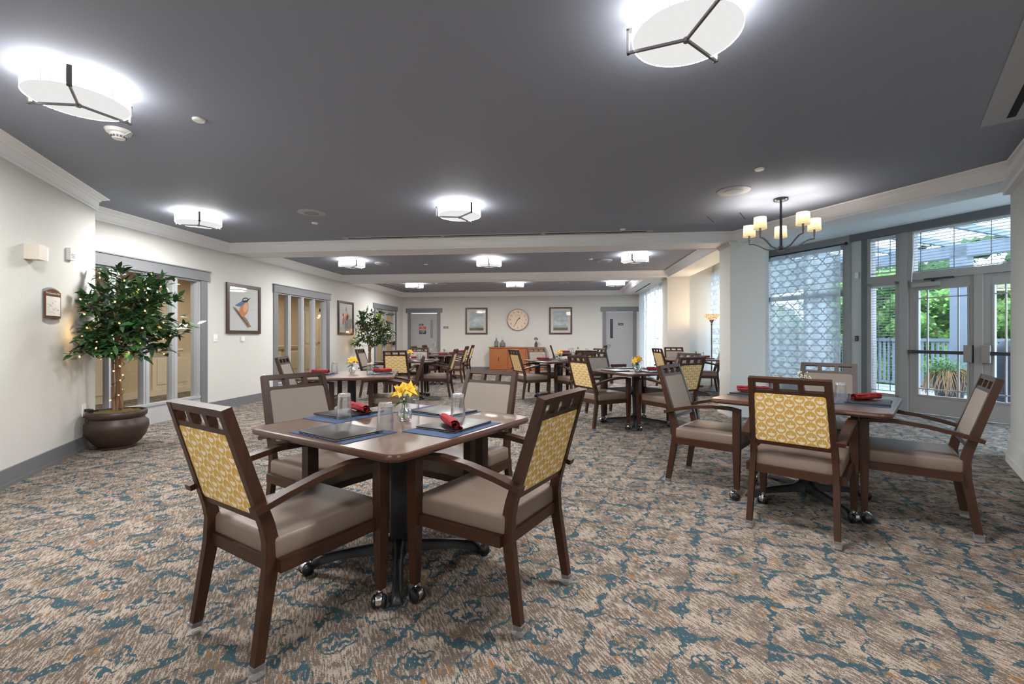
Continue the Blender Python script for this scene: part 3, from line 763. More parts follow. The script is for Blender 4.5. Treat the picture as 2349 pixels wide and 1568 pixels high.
poly(m, FL, ell(7.565, 1.855, .085, .045, .15), .0132, 4); poly(m, FL, [(7.62,1.87),(7.72,1.915),(7.63,1.845)], .0133, 4); poly(m, FL, ell(7.56, 1.862, .06, .013, .2), .0134, 0)
part(m, 'print', ['printbg', 'birdbrown', 'birdorange', 'birdblue', 'ink', 'birdpale'], p, smooth=False)
m = MB(); m.fbox(FL, 7.152, 7.913, .0155, .017, 1.307, 2.068); part(m, 'glass_pane', 'pane_in', p)
p = pframe('bird_picture', FL, 10.95, 11.81, 1.255, 2.12, .055, 'framed watercolour of two small birds beside the rear tree', 'framed bird pictures')
m = MB(); m.fbox(FL, 11.0, 11.76, .005, .012, 1.305, 2.07)
poly(m, FL, ell(11.42, 1.76, .13, .07, 1.0), .0122, 1); poly(m, FL, ell(11.47, 1.72, .10, .05, 1.2), .0124, 2); poly(m, FL, ell(11.40, 1.90, .05, .045, .2), .0126, 3); poly(m, FL, [(11.36,1.93),(11.40,2.0),(11.43,1.93)], .0127, 3)
poly(m, FL, ell(11.25, 1.62, .12, .05, 1.3), .0128, 4); poly(m, FL, ell(11.24, 1.77, .045, .04, .2), .013, 2)
poly(m, FL, [(11.33,1.62),(11.37,1.62),(11.34,1.38),(11.31,1.38)], .0132, 3); poly(m, FL, [(11.40,1.60),(11.47,1.48),(11.50,1.40),(11.44,1.46)], .0133, 2)
part(m, 'print', ['printbg', 'birdpale', 'birdred', 'birdgrey', 'birdorange'], p, smooth=False)
m = MB(); m.fbox(FL, 11.002, 11.758, .0155, .017, 1.307, 2.068); part(m, 'glass_pane', 'pane_in', p)
for x0, x1, mt, lb in ((-3.325,-2.545,'scape','framed seascape print left of the wall clock'), (-.392,.388,'scape2','framed seascape print right of the wall clock')):
    p = pframe('seascape_picture', BW, x0, x1, 1.285, 2.215, .05, lb, 'framed seascapes on the back wall')
    m = MB(); m.fbox(BW, x0+.045, x1-.045, .004, .008, 1.33, 2.17); part(m, 'mount', 'paper', p)
    m = MB(); m.fbox(BW, x0+.14, x1-.14, .008, .011, 1.42, 2.09); part(m, 'print', mt, p)
    m = MB(); m.fbox(BW, x0+.046, x1-.046, .0155, .017, 1.332, 2.168); part(m, 'glass_pane', 'pane_in', p)

# clock
ck = thing('wall_clock', BW.p(-1.477, 0, 1.41), 'large round cream wall clock with black numerals', 'clock')
cx, cz, cr = -1.477, 1.79, .38
def disc(m, r0, r1, w0, w1, mi=0, n=48):
    vs = []; fs = []
    for i in range(n):
        a = 2*PI*i/n
        for r, w_ in ((r0,w0),(r1,w0),(r1,w1),(r0,w1)): vs.append(BW.p(cx+r*math.cos(a), w_, cz+r*math.sin(a)))
    for i in range(n):
        j = (i+1) % n
        for q in range(4): k = (q+1) % 4; fs.append((i*4+q, j*4+q, j*4+k, i*4+k))
    m.add(vs, fs, mi)
m = MB(); disc(m, cr-.022, cr, 0, .06); part(m, 'clock_rim', 'clockrim', ck)
m = MB(); disc(m, .0005, cr-.02, 0, .03); part(m, 'clock_face', 'clockface', ck)
m = MB()
for h in range(1, 13):
    a = PI/2-2*PI*h/12; m.text(str(h), .092, BW, cx+.27*math.cos(a), cz+.27*math.sin(a), .031)
for i in range(60):
    a = 2*PI*i/60; r_ = .335; l = .012 if i % 5 else .02
    m.fbox(BW, cx+r_*math.cos(a)-.003, cx+r_*math.cos(a)+.003, .03, .031, cz+r_*math.sin(a)-.003, cz+r_*math.sin(a)+.003)
def bend(x, y): th_ = x/.155; return (.155*math.sin(th_)*1.0, (.155+y)*math.cos(th_)-.155)
m.text('OLD TOWN', .042, BW, cx, cz+.155, .031, tf=bend); m.text('CLOCKS', .022, BW, cx, cz+.115, .031)
part(m, 'clock_numerals', 'ink', ck, smooth=False)
m = MB()
for ang, l, w_ in ((PI/2-2*PI*(1+35/60)/12, .14, .016), (PI/2-2*PI*35/60, .26, .010)):
    ca, sa = math.cos(ang), math.sin(ang)
    pts = [(cx-ca*.05-sa*w_/2, cz-sa*.05+ca*w_/2), (cx-ca*.05+sa*w_/2, cz-sa*.05-ca*w_/2), (cx+ca*l*.6+sa*w_, cz+sa*l*.6-ca*w_), (cx+ca*l, cz+sa*l), (cx+ca*l*.6-sa*w_, cz+sa*l*.6+ca*w_)]
    k = len(pts); m.add([BW.p(a, .034, z) for a, z in pts]+[BW.p(a, .037, z) for a, z in pts], [tuple(range(k)), tuple(range(2*k-1,k-1,-1))]+[(i,(i+1) % k,k+(i+1) % k,k+i) for i in range(k)])
part(m, 'clock_hands', 'ink', ck, smooth=False)

# sideboard and its ornaments
sb = thing('sideboard', (-1.475, 15.45, 0), 'orange-brown wooden sideboard with carved doors under the clock', 'sideboard')
m = MB(); m.box(-2.40, -.55, 15.25, 15.70, .06, .82); m.box(-2.43, -.52, 15.22, 15.71, .82, .85); m.box(-2.42, -.53, 15.23, 15.7, 0.006, .07); part(m, 'cabinet_body', 'oak', sb)
for i in range(3):
    x0 = -2.37+i*.615; m = MB(); m.box(x0, x0+.585, 15.225, 15.25, .10, .80); m.box(x0+.07, x0+.515, 15.215, 15.225, .17, .73); m.box(x0+.13, x0+.455, 15.205, 15.215, .24, .66); m.box(x0+.19, x0+.395, 15.198, 15.205, .30, .60)
    dr = part(m, 'cabinet_door', 'oak', sb); m = MB(); m.tube([(x0+.29,15.18,.52),(x0+.29,15.18,.38)], .008, 6); part(m, 'handle', 'darkmetal', dr)
for x, h, r_, lb in ((-2.19, .30, .075, 'tall grey-green glass bottle on the sideboard'), (-1.98, .24, .10, 'squat grey-green glass bottle on the sideboard')):
    b_ = thing('bottle_vase', (x, 15.45, .85), lb, 'vase', 'bottles on the sideboard')
    m = MB(); m.lathe([(r_*.9,.02),(r_,.04),(r_*.98,h*.6),(r_*.55,h*.74),(r_*.38,h*.8),(r_*.36,h*.98),(r_*.42,h)], 20, (x,15.45,.85)); part(m, 'bottle', 'glassgreen', b_)
    m = MB(); m.lathe([(r_*.9,0),(r_*.95,.02),(r_*.9,.022)], 20, (x,15.45,.85)); part(m, 'bottle_foot', 'brown', b_)
    m = MB(); m.tube([(x-.02,15.45,.85+h),(x-.03,15.45,.85+h+.10),(x,15.45,.85+h+.14),(x+.03,15.45,.85+h+.10),(x+.02,15.45,.85+h)], .003, 5); part(m, 'wire_loop', 'steel', b_)
x = -.83; b_ = thing('bud_vase', (x, 15.45, .85), 'small dark vase with a dried flower on the sideboard', 'vase')
m = MB(); m.lathe([(.05,0),(.052,.10),(.045,.14),(.018,.17),(.016,.20)], 16, (x,15.45,.85)); part(m, 'vase', 'vasedark', b_)
m = MB(); m.tube([(x,15.45,1.04),(x-.01,15.45,1.10)], .006, 5)
for i in range(7): a = i*.9; m.sphere((x+.045*math.cos(a),15.45+.03*math.sin(a),1.12+.02*(i % 3)), .028, 8, 5, 1)
part(m, 'dried_flower', ['brown', 'signtaupe'], b_)

# ------------------------------------------------------------------ ceiling fixtures
def make_light():
    t_ = thing('ceiling_light', (0,0,0), 'x', 'ceiling light', 'round drum ceiling lights')
    r_ = .25
    m = MB(); m.lathe([(r_,-.13),(r_,-.012),(r_-.01,-.012),(r_-.01,-.13)], 48, cap=False); m.build('drum_shade', 'shade', t_, world=False)
    m = MB(); m.lathe([(.0,-.136),(r_-.03,-.136),(r_-.008,-.13),(r_,-.118)], 48, cap=False); m.build('diffuser', 'diffuser', t_, world=False)
    m = MB(); m.lathe([(.2,-.012),(.2,0)], 24); m.build('ceiling_plate', 'whiteplastic', t_, world=False)
    for k in range(3):
        a = 2*PI*k/3; tf = Matrix.Rotation(a, 4, 'Z'); m = MB()
        def bx(x0,x1,y0,y1,z0,z1):
            q = MB(); q.box(x0,x1,y0,y1,z0,z1); m.add([tf @ Vector(v) for v in q.v], q.f)
        bx(0, r_+.03, -.006, .006, -.152, -.140); bx(r_+.018, r_+.03, -.012, .012, -.152, -.03); bx(r_-.002, r_+.03, -.012, .012, -.042, -.03)
        m.build('bracket', 'bronze', t_, world=False)
    m = MB(); m.lathe([(0,-.158),(.014,-.158),(.014,-.138),(0,-.138)], 12, cap=False); m.build('finial', 'bronze', t_, world=False)
    return t_
lights = [(-2.95,2.50,'near the smoke detector above the left side',72),(.60,2.26,'cut off by the top edge above the front table',44),
          (-4.60,5.36,'above the first interior window',72),(-1.20,5.33,'at the centre in front of the front beam',72),
          (-4.25,8.93,'left of three between the two beams',72),(-1.44,9.10,'middle of three between the two beams',39),(1.41,8.90,'right of three between the two beams',11),
          (-4.25,12.95,'left of three beyond the rear beam',72),(-1.30,13.0,'middle of three beyond the rear beam',39),(1.53,13.0,'right of three beyond the rear beam',93),
          (-1.45,-1.15,'added unseen behind the viewpoint at the left',72),(2.05,-1.35,'added unseen behind the viewpoint at the right',44)]  # last pair is added out of view to brighten the front chairs
L0 = make_light()
LPOW = [54, 54, 56, 54, 48, 48, 48, 50, 50, 50, 50, 50]
for i, (x, y, lb, rz) in enumerate(lights):
    label = 'white drum ceiling light, %s' % lb
    if i == 0: L0.location = (x, y, ZC); L0.rotation_euler = (0,0,R(rz)); L0['label'] = label
    else: dup(L0, (x, y, ZC), R(rz), label)
    l = bpy.data.lights.new('drum_lamp', 'AREA'); l.shape = 'DISK'; l.size = .46; l.energy = LPOW[i]; l.color = (1, .985, .965)
    lo = bpy.data.objects.new('drum_lamp', l); C.objects.link(lo); lo.location = (x, y, ZC-.165)

def cdisc(name, x, y, r_, h, mats, label, cat, group=None, grill=False):
    m = MB(); m.lathe([(0,-h),(r_*.85,-h),(r_,-h*.5),(r_,0)], 28, (x,y,ZC), cap=False)
    if grill: m.lathe([(0,-h-.004),(r_*.55,-h-.004),(r_*.55,-h)], 24, (x,y,ZC), 1, cap=False)
    return solo(m, name, mats, label, cat, group, loc=(x,y,ZC))
G = 'round ceiling speakers'
cdisc('ceiling_speaker', -3.13, 5.45, .165, .012, ['ceil_fit','ceil'], 'round grey ceiling speaker left of the centre drum light', 'speaker', G, True)
cdisc('ceiling_speaker', 1.85, 5.12, .165, .012, ['ceil_fit','ceil_fit'], 'round grey ceiling speaker beside the chandelier', 'speaker', G, True)
cdisc('ceiling_speaker', -3.77, 9.35, .165, .03, ['ceil_fit','ceil'], 'round grey ceiling speaker right of the left drum light between the beams', 'speaker', G, True)
cdisc('ceiling_speaker', .89, 9.50, .165, .03, ['ceil_fit','ceil'], 'round grey ceiling speaker left of the right drum light between the beams', 'speaker', G, True)
cdisc('ceiling_speaker', -3.5, 13.1, .165, .03, ['ceil_fit','ceil'], 'round grey ceiling speaker beyond the rear beam at the left', 'speaker', G, True)
cdisc('ceiling_speaker', .1, 13.2, .165, .03, ['ceil_fit','ceil'], 'round grey ceiling speaker beyond the rear beam at the centre', 'speaker', G, True)
G = 'sprinkler cover plates'
for x, y, lb in ((-2.60,3.03,'right of the smoke detector'),(-3.37,5.95,'just beyond the left ceiling speaker'),(1.85,4.48,'in front of the speaker by the chandelier'),(.90,6.77,'at the right end of the long slot vent'),(-2.9,9.6,'between the beams at the left'),(.6,9.3,'between the beams at the right')):
    cdisc('sprinkler_cover', x, y, .042, .014, ['whiteplastic'], 'small white round sprinkler cover %s' % lb, 'sprinkler', G)
sd = thing('smoke_detector', (-3.35,3.13,ZC), 'white smoke detector beside the left drum light', 'smoke detector')
m = MB(); m.lathe([(.085,0),(.075,-.022),(.055,-.026)], 24, (-3.35,3.13,ZC)); part(m, 'base', 'whiteplastic', sd)
m = MB(); m.lathe([(.054,-.026),(.054,-.04),(.036,-.065),(.0,-.068)], 24, (-3.35,3.13,ZC), cap=False); part(m, 'sensor_head', 'whiteplastic', sd)
m = MB()
for k in range(14):
    a = 2*PI*k/14; tf = Matrix.Translation((-3.35,3.13,ZC)) @ Matrix.Rotation(a, 4, 'Z'); q = MB(); q.box(.043,.050,-.006,.006,-.058,-.044); m.add([tf @ Vector(v) for v in q.v], q.f)
part(m, 'vent_slots', 'grey', sd)
m = MB(); m.tube([(-3.30,3.13,ZC-.035),(-3.24,3.12,ZC-.02)], .004, 6); part(m, 'test_pin', 'whiteplastic', sd)

def slot(Fr, s0, s1, w0, w1, z, nslots, label, mats=('ceil_fit','dark')):
    v = thing('slot_vent', Fr.p((s0+s1)/2, (w0+w1)/2, z), label, 'air vent', 'linear slot vents')
    m = MB(); m.fbox(Fr, s0, s1, w0, w1, z-.006, z); part(m, 'vent_frame', mats[0], v)
    m = MB(); L = (s1-s0-.12)/nslots; c_ = (w0+w1)/2
    for i in range(nslots): m.fbox(Fr, s0+.06+i*L+.03, s0+.06+(i+1)*L-.03, c_-.015, c_+.03, z-.008, z-.006)
    part(m, 'vent_slot', mats[1], v)
FX = F((0, 6.93), (1, 0), (0, -1))
slot(FX, -3.45, 1.36, -.09, .07, ZC, 3, 'long slot vent in the ceiling along the front beam')
slot(F((-5.17,0),(0,1),(1,0)), 12.0, 15.3, -.1, .1, ZC, 3, 'slot vent along the left wall in the rear bay')
slot(F((2.36,0),(0,1),(1,0)), 12.3, 14.9, -.1, .1, ZB, 2, 'white slot vent in the soffit above the far curtain', ('white','dark'))
VD = F((3.12,3.76), (-.5587,-.8294), (.8294,-.5587))
slot(VD, 0, 2.0, 0, .28, ZC, 2, 'slot vent at the upper right corner of the ceiling')
for x, y, a, lb in ((2.0, 6.35, 60, 'left'), (2.35, 6.2, 60, 'right')):
    m = MB(); m.box(-.2, .2, -.004, .004, -.001, 0); o = solo(m, 'access_panel_joint', 'dark', 'thin dark access panel joint in the ceiling, %s one beyond the chandelier' % lb, 'ceiling joint', loc=(0,0,0)); o.location = (x, y, ZC); o.rotation_euler = (0,0,R(a))

# chandelier
CX, CY = 2.49, 5.47
ch = thing('chandelier', (CX, CY, 2.2), 'five-arm chandelier with cream drum shades near the patio doors', 'chandelier')
m = MB(); m.lathe([(0,-.03),(.065,-.03),(.075,-.02),(.075,0)], 24, (CX,CY,ZC), cap=False); part(m, 'canopy', 'darkmetal', ch)
m = MB(); m.tube([(CX,CY,ZC-.02),(CX,CY,2.22)], .012, 10); m.tube([(CX,CY,2.66),(CX,CY,2.20)], [.011,.016], 10); m.lathe([(0,-.03),(.03,-.028),(.036,0),(.016,.03)], 16, (CX,CY,2.205), cap=False); part(m, 'stem', 'darkmetal', ch)
for k in range(5):
    a = R(-150+72*k); ca, sa = math.cos(a), math.sin(a); RR = .34
    def pt(r_, z): return (CX+ca*r_, CY+sa*r_, z)
    m = MB(); m.tube([pt(.02,2.20),pt(.08,2.195),pt(.16,2.215),pt(.24,2.27),pt(.29,2.295),pt(RR,2.30),pt(RR,2.345)], .009, 8); arm = part(m, 'arm', 'bronze', ch)
    m = MB(); m.tube([pt(RR,2.335),pt(RR,2.42)], .011, 8); part(m, 'candle_tube', 'bronze', ch)
    m = MB(); m.lathe([(.068,0),(.062,.13)], 28, pt(RR,2.39), cap=False); part(m, 'lamp_shade', 'warm', ch)
    m = MB(); m.sphere(pt(RR,2.45), .022, 10, 6); part(m, 'lamp_bulb', 'warmin', ch)
    l = bpy.data.lights.new('chandelier_glow', 'POINT'); l.energy = 5; l.color = (1, .93, .84); l.shadow_soft_size = .02
    lo = bpy.data.objects.new('chandelier_glow', l); C.objects.link(lo); lo.location = pt(RR, 2.49)

# floor lamp
FX_, FY_ = 3.29, 10.38
fl_ = thing('floor_lamp', (FX_, FY_, 0), 'bronze torchiere floor lamp with a lit glass bowl behind the column', 'floor lamp')
m = MB(); m.lathe([(.15,0),(.15,.02),(.12,.04),(.10,.05),(.05,.09),(.03,.11)], 24, (FX_,FY_,0)); part(m, 'lamp_base', 'bronze', fl_)
m = MB(); m.lathe([(.025,.10),(.014,.16),(.014,1.45),(.022,1.47),(.016,1.50),(.05,1.56),(.05,1.57)], 12, (FX_,FY_,0)); part(m, 'pole', 'bronze', fl_)
m = MB(); m.lathe([(.04,1.565),(.10,1.59),(.145,1.64),(.165,1.69),(.16,1.69),(.14,1.645),(.10,1.60),(.04,1.575)], 28, (FX_,FY_,0), cap=False); part(m, 'lamp_shade', 'bowl', fl_)
l = bpy.data.lights.new('floor_lamp_glow', 'POINT'); l.energy = 26; l.color = (1, .72, .42); l.shadow_soft_size = .05
lo = bpy.data.objects.new('floor_lamp_glow', l); C.objects.link(lo); lo.location = (FX_, FY_, 1.76)
# ------------------------------------------------------------------ chairs
LEAN = [(-.240,.52),(-.375,.957)]
def lean(x, s_, w):
    """point on the leaning back plane: s_ from 0 (z .52) to 1 (z .957), w towards the front"""
    dy, dz = LEAN[1][0]-LEAN[0][0], LEAN[1][1]-LEAN[0][1]; l = math.hypot(dy, dz)
    return Vector((x, LEAN[0][0]+dy*s_+w*dz/l, LEAN[0][1]+dz*s_-w*dy/l))
def sz(z): return (z-.52)/(.957-.52)
def make_chair():
    t_ = thing('dining_armchair', (0,0,0), 'x', 'chair')
    W = dict(world=False)
    m = MB(); m.rbox(-.240, .240, -.222, .262, .384, .474, .020, 3)
    for i, v in enumerate(m.v):
        if v[2] > .44: m.v[i] = (v[0], v[1], v[2]+.006*(1-(v[0]/.24)**2))
    m.build('seat', 'vinyl', t_, **W)
    m = MB()
    for s_ in (-1, 1): m.box(min(s_*.225,s_*.262), max(s_*.225,s_*.262), -.215, .225, .348, .396)
    m.box(-.24, .24, .215, .245, .348, .396); m.box(-.214, .214, -.235, -.205, .348, .396); m.build('seat_frame', 'woody', t_, **W)
    for s_ in (-1, 1):
        # front leg up to the arm
        m = MB(); zs = [.082, .34, .40, .655]; hw = [.017, .024, .025, .025]; vs = []; fs = []
        for z, h in zip(zs, hw): vs += [(s_*.262-h,.245-h,z),(s_*.262+h,.245-h,z),(s_*.262+h,.245+h,z),(s_*.262-h,.245+h,z)]
        for i in range(3):
            for j in range(4): q = (j+1) % 4; fs.append((i*4+j,i*4+q,i*4+4+q,i*4+4+j))
        fs += [(3,2,1,0),(12,13,14,15)]; m.add(vs, fs); m.build('leg', 'wood', t_, **W)
        # rear leg, running up into the back post
        pts = [(-.285,.03),(-.255,.22),(-.232,.36),(-.228,.46)]+[(lean(0, q, 0).y, lean(0, q, 0).z) for q in (.0,.12,.5,1.)]
        m = MB(); xc = (.228,.222,.218,.214,.212,.210,.203,.194)
        m.bar(pts, [(s_*c_-.016, s_*c_+.016) for c_ in xc], None, [.036,.042,.048,.048,.046,.044,.040,.036]); m.build('leg', 'wood', t_, **W)
        # arm
        pa = [(.270,.655),(.20,.668),(.08,.672),(-.06,.655),(-.19,.625),(-.305,.592)]
        m = MB(); xc = (.262,.262,.261,.257,.250,.243)
        m.bar(pa, [(s_*c_-.023, s_*c_+.023) for c_ in xc], None, [.022,.024,.025,.025,.024,.023]); m.build('armrest', 'woody', t_, **W)
        # caster
        c_ = (s_*.262, .238); a = s_*R(25)
        tf = Matrix.Translation((c_[0], c_[1], 0)) @ Matrix.Rotation(a+R(15), 4, 'Z')
        m = MB(); m.tube([tf @ Vector((0,0,.095)), tf @ Vector((0,0,.06))], .009, 8)
        m.lathe([(.030,-.012),(.031,.0),(.027,.014)], 16, tf=tf @ Matrix.Translation((0,-.008,.042)) @ Matrix.Rotation(R(90), 4, 'Y') @ Matrix.Scale(1,4))
        ca = m.build('caster', 'chrome', t_, **W)
        for q in (-1, 1):
            m = MB(); m.lathe([(.0,-.012),(.022,-.010),(.030,0),(.029,.008),(.018,.016),(0,.018)], 18, tf=tf @ Matrix.Translation((q*.017,-.008,.031)) @ Matrix.Rotation(R(90*q), 4, 'Y'), cap=False)
            m.build('wheel', 'black', ca, **W)
        # clear glide
        m = MB(); m.box(s_*.228-.020, s_*.228+.020, -.306, -.262, .012, .05); m.lathe([(.018,0),(.02,.006),(.014,.014)], 14, (s_*.228,-.284,0))
        m.build('glide', 'glide', t_, **W)
    # back frame
    m = MB()
    def lb(x0, x1, za, zb, w0, w1, mi=0, b=0):
        m.add([lean(x*(1-.095*sz(z)), sz(z), w) for w in (w0, w1) for x, z in ((x0,za),(x1,za),(x1,zb),(x0,zb))], [(0,3,2,1),(4,5,6,7),(0,1,5,4),(1,2,6,5),(2,3,7,6),(3,0,4,7)], mi)
    lb(-.199, .199, .538, .562, -.014, .014); m.build('bottom_rail', 'woodx', t_, **W); m = MB()
    lb(-.199, .199, .866, .886, -.015, .015); lb(-.199, .199, .930, .957, -.0165, .0165)
    lb(-.199, -.192, .885, .930, -.015, .015); lb(.192, .199, .885, .930, -.015, .015)
    for x in (-.069, .069): lb(x-.0155, x+.0155, .885, .930, -.015, .015)
    m.build('back_frame', 'woodx', t_, **W)
    def pad(w0, w1, name, mat):
        q = MB(); q.rbox(-.196, .196, .563, .865, 0, 1, .012, 2)
        # x, z stored in (x,y); depth in z
        vs = []
        for x, z, d in q.v:
            e = max(0., 1-(x/.196)**2)*max(0., 1-((z-.716)/.153)**2)
            w = w0+(w1-w0)*min(max((d-.0)/1., 0), 1)
            if abs(d) > .5: w += math.copysign(.012*e, w1-w0)
            vs.append(lean(x*(1-.095*sz(z)), sz(z), w))
        k = MB(); k.add(vs, q.f); return k.build(name, mat, t_, **W)
    pad(.0, .017, 'backrest', 'fabric'); pad(.0, -.015, 'back_panel', 'gold')
    return t_
CH0 = make_chair(); used = []
def chair(x, y, deg, label, group):
    """deg: the way the sitter faces, measured from +X"""
    if not used:
        used.append(1); CH0.location = (x, y, 0); CH0.rotation_euler = (0,0,R(deg-90)); CH0['label'] = label; CH0['group'] = group
    else: dup(CH0, (x, y, 0), R(deg-90), label, group)

# ------------------------------------------------------------------ tables
TZ = .740; TH_ = .032
def make_table():
    t_ = thing('dining_table', (0,0,0), 'x', 'table', 'square dining tables'); W = dict(world=False)
    h = .527; r_ = .07
    def outline(k):
        pts = []
        for cx_, cy_, a0 in ((h-r_,h-r_,0),(-h+r_,h-r_,90),(-h+r_,-h+r_,180),(h-r_,-h+r_,270)):
            for i in range(7): a = R(a0+15*i); pts.append((cx_+(r_+k)*math.cos(a), cy_+(r_+k)*math.sin(a)))
        return pts
    m = MB(); m.prism(outline(-.006), TZ-TH_, TZ); m.build('tabletop', 'tabletop', t_, **W)
    m = MB(); lv = [(-.03,TZ-TH_),(0,TZ-TH_+.003),(.006,TZ-TH_+.012),(.006,TZ-.012),(.002,TZ-.003),(-.006,TZ+.0005)]
    rings = [outline(k) for k, z in lv]; n = len(rings[0]); vs = []; fs = []
    for (k, z), rg in zip(lv, rings): vs += [(x,y,z) for x,y in rg]
    for q in range(len(lv)-1):
        for i in range(n): j = (i+1) % n; fs.append((q*n+i, q*n+j, (q+1)*n+j, (q+1)*n+i))
    m.add(vs, fs); m.build('table_edge', 'tableedge', t_, **W)
    m = MB(); m.lathe([(.05,.10),(.05,TZ-TH_-.02)], 28); m.lathe([(.11,TZ-TH_-.02),(.11,TZ-TH_)], 28); m.build('pedestal', 'basemetal', t_, **W)
    for k in range(4):
        a = R(45+90*k); tf = Matrix.Rotation(a, 4, 'Z'); m = MB()
        secs = [(.0,.046,.04,.125),(.055,.036,.04,.122),(.10,.026,.042,.096),(.30,.025,.034,.074),(.40,.025,.014,.058),(.432,.028,.004,.044),(.455,.031,.0,.014)]
        vs = []; fs = []
        for x, w, z0, z1 in secs:
            for y, z in ((-w,z0),(w,z0),(w*.75,z0+(z1-z0)*.75),(w*.35,z1),(-w*.35,z1),(-w*.75,z0+(z1-z0)*.75)): vs.append(tf @ Vector((x,y,z)))
        for i in range(len(secs)-1):
            for j in range(6): q = (j+1) % 6; fs.append((i*6+j,i*6+q,i*6+6+q,i*6+6+j))
        fs += [tuple(range(5,-1,-1)), tuple((len(secs)-1)*6+j for j in range(6))]; m.add(vs, fs)
        ft = m.build('base_foot', 'basemetal', t_, ang=60, **W)
    return t_
T0 = make_table(); tused = []
def put(t_, pos, rot, label, first):
    if first: t_.location = pos; t_.rotation_euler = (0,0,rot); t_['label'] = label; return t_
    return dup(t_, pos, rot, label)

# tableware prototypes -------------------------------------------------------
def proto_mat():
    m = MB(); m.rbox(-.215, .215, -.148, .148, 0, .0022, .0009, 1); o = m.build('placemat', 'mat'); return tag(o, 'x', 'placemat', 'blue cloth placemats')
def proto_folder():
    t_ = thing('menu_folder', (0,0,0), 'x', 'menu folder', 'black menu folders'); W = dict(world=False)
    m = MB(); m.rbox(-.155, .155, -.125, .125, 0, .0055, .002, 1); m.build('back_cover', 'folder', t_, **W)
    m = MB(); m.rbox(-.155, .155, -.125, .125, .0065, .0120, .002, 2); m.build('front_cover', 'folder', t_, **W)
    m = MB(); m.rbox(-.147, .149, -.119, .119, .0050, .0070, .0006, 1); m.build('pages', 'paper', t_, **W)
    return t_
def proto_glass():
    # tumbler standing upside down: thin wall, thick base on top
    t_ = thing('drinking_glass', (0,0,0), 'x', 'glass', 'upside-down tumblers'); W = dict(world=False); H_ = .142
    m = MB()
    m.lathe([(.0385,.0),(.0400,0),(.0405,.002),(.0395,.05),(.0350,.105),(.0335,.124)], 24, cap=False)
    m.lathe([(.0385,0),(.0375,.05),(.0325,.105),(.0310,.124)], 24, cap=False)
    m.build('glass_wall', 'glass', t_, ang=50, **W)
    m = MB(); n = 24
    prof = [(0,.121),(.024,.119),(.031,.122),(.0336,.125),(.0326,.136),(.029,.1415),(.020,.139),(0,.1375)]
    m.lathe(prof, 24, cap=False); m.build('glass_base', 'glassbase', t_, ang=50, **W)
    return t_
def proto_napkin():
    t_ = thing('napkin_roll', (0,0,0), 'x', 'napkin', 'rolled cloth napkins'); m = MB()
    L = .23; n = 20; turns = 2.4; k = 60; vs = []; fs = []
    for i in range(n+1):
        x = -L/2+L*i/n
        for j in range(k+1):
            a = turns*2*PI*j/k; rr = .009+.017*j/k+.0015*math.sin(i*1.3+j*.2)
            wob = .003*math.sin(x*26+a*.5); vs.append((x+.004*math.sin(a*1.3), rr*math.cos(a)+wob, max(rr*math.sin(a)*.92, -.026)+.027))
    for i in range(n):
        for j in range(k): a = i*(k+1)+j; fs.append((a, a+1, a+k+2, a+k+1))
    m.add(vs, fs); m.build('cloth_roll', 'red', t_, world=False, ang=180)
    # loose folded flap along the roll
    f = MB(); vs = []; fs = []
    for i in range(n+1):
        x = -L/2+.02+(L-.03)*i/n; wd = .02+.016*math.sin(PI*i/n)+.004*math.sin(i*1.7)
        for j in range(5): u = j/4; vs.append((x, .022+wd*u, .020*(1-u)+.003+.002*math.sin(i*.9+u*3)))
    for i in range(n):
        for j in range(4): a = i*5+j; fs.append((a, a+1, a+6, a+5))
    f.add(vs, fs); f.build('napkin_flap', 'red', t_, world=False, ang=180)
    return t_
def leafblade(m, base, d, up, L, Wd, mi=0, droop=.25):
    d = d.normalized(); sd = d.cross(up)
    if sd.length < 1e-4: sd = d.cross(Vector((1,0,0)))
    sd.normalize(); nrm = sd.cross(d).normalized()
    pts = [base]; 
    a = base+d*(L*.33)-nrm*(L*.03); b = base+d*(L*.68)-nrm*(droop*L*.25); tip = base+d*L-nrm*(droop*L*.6)
    v = [base, a+sd*Wd*.5+nrm*Wd*.12, a, a-sd*Wd*.5+nrm*Wd*.12, b+sd*Wd*.36+nrm*Wd*.08, b, b-sd*Wd*.36+nrm*Wd*.08, tip]
    m.add(v, [(0,2,1),(0,3,2),(1,2,5,4),(2,3,6,5),(4,5,7),(5,6,7)], mi)
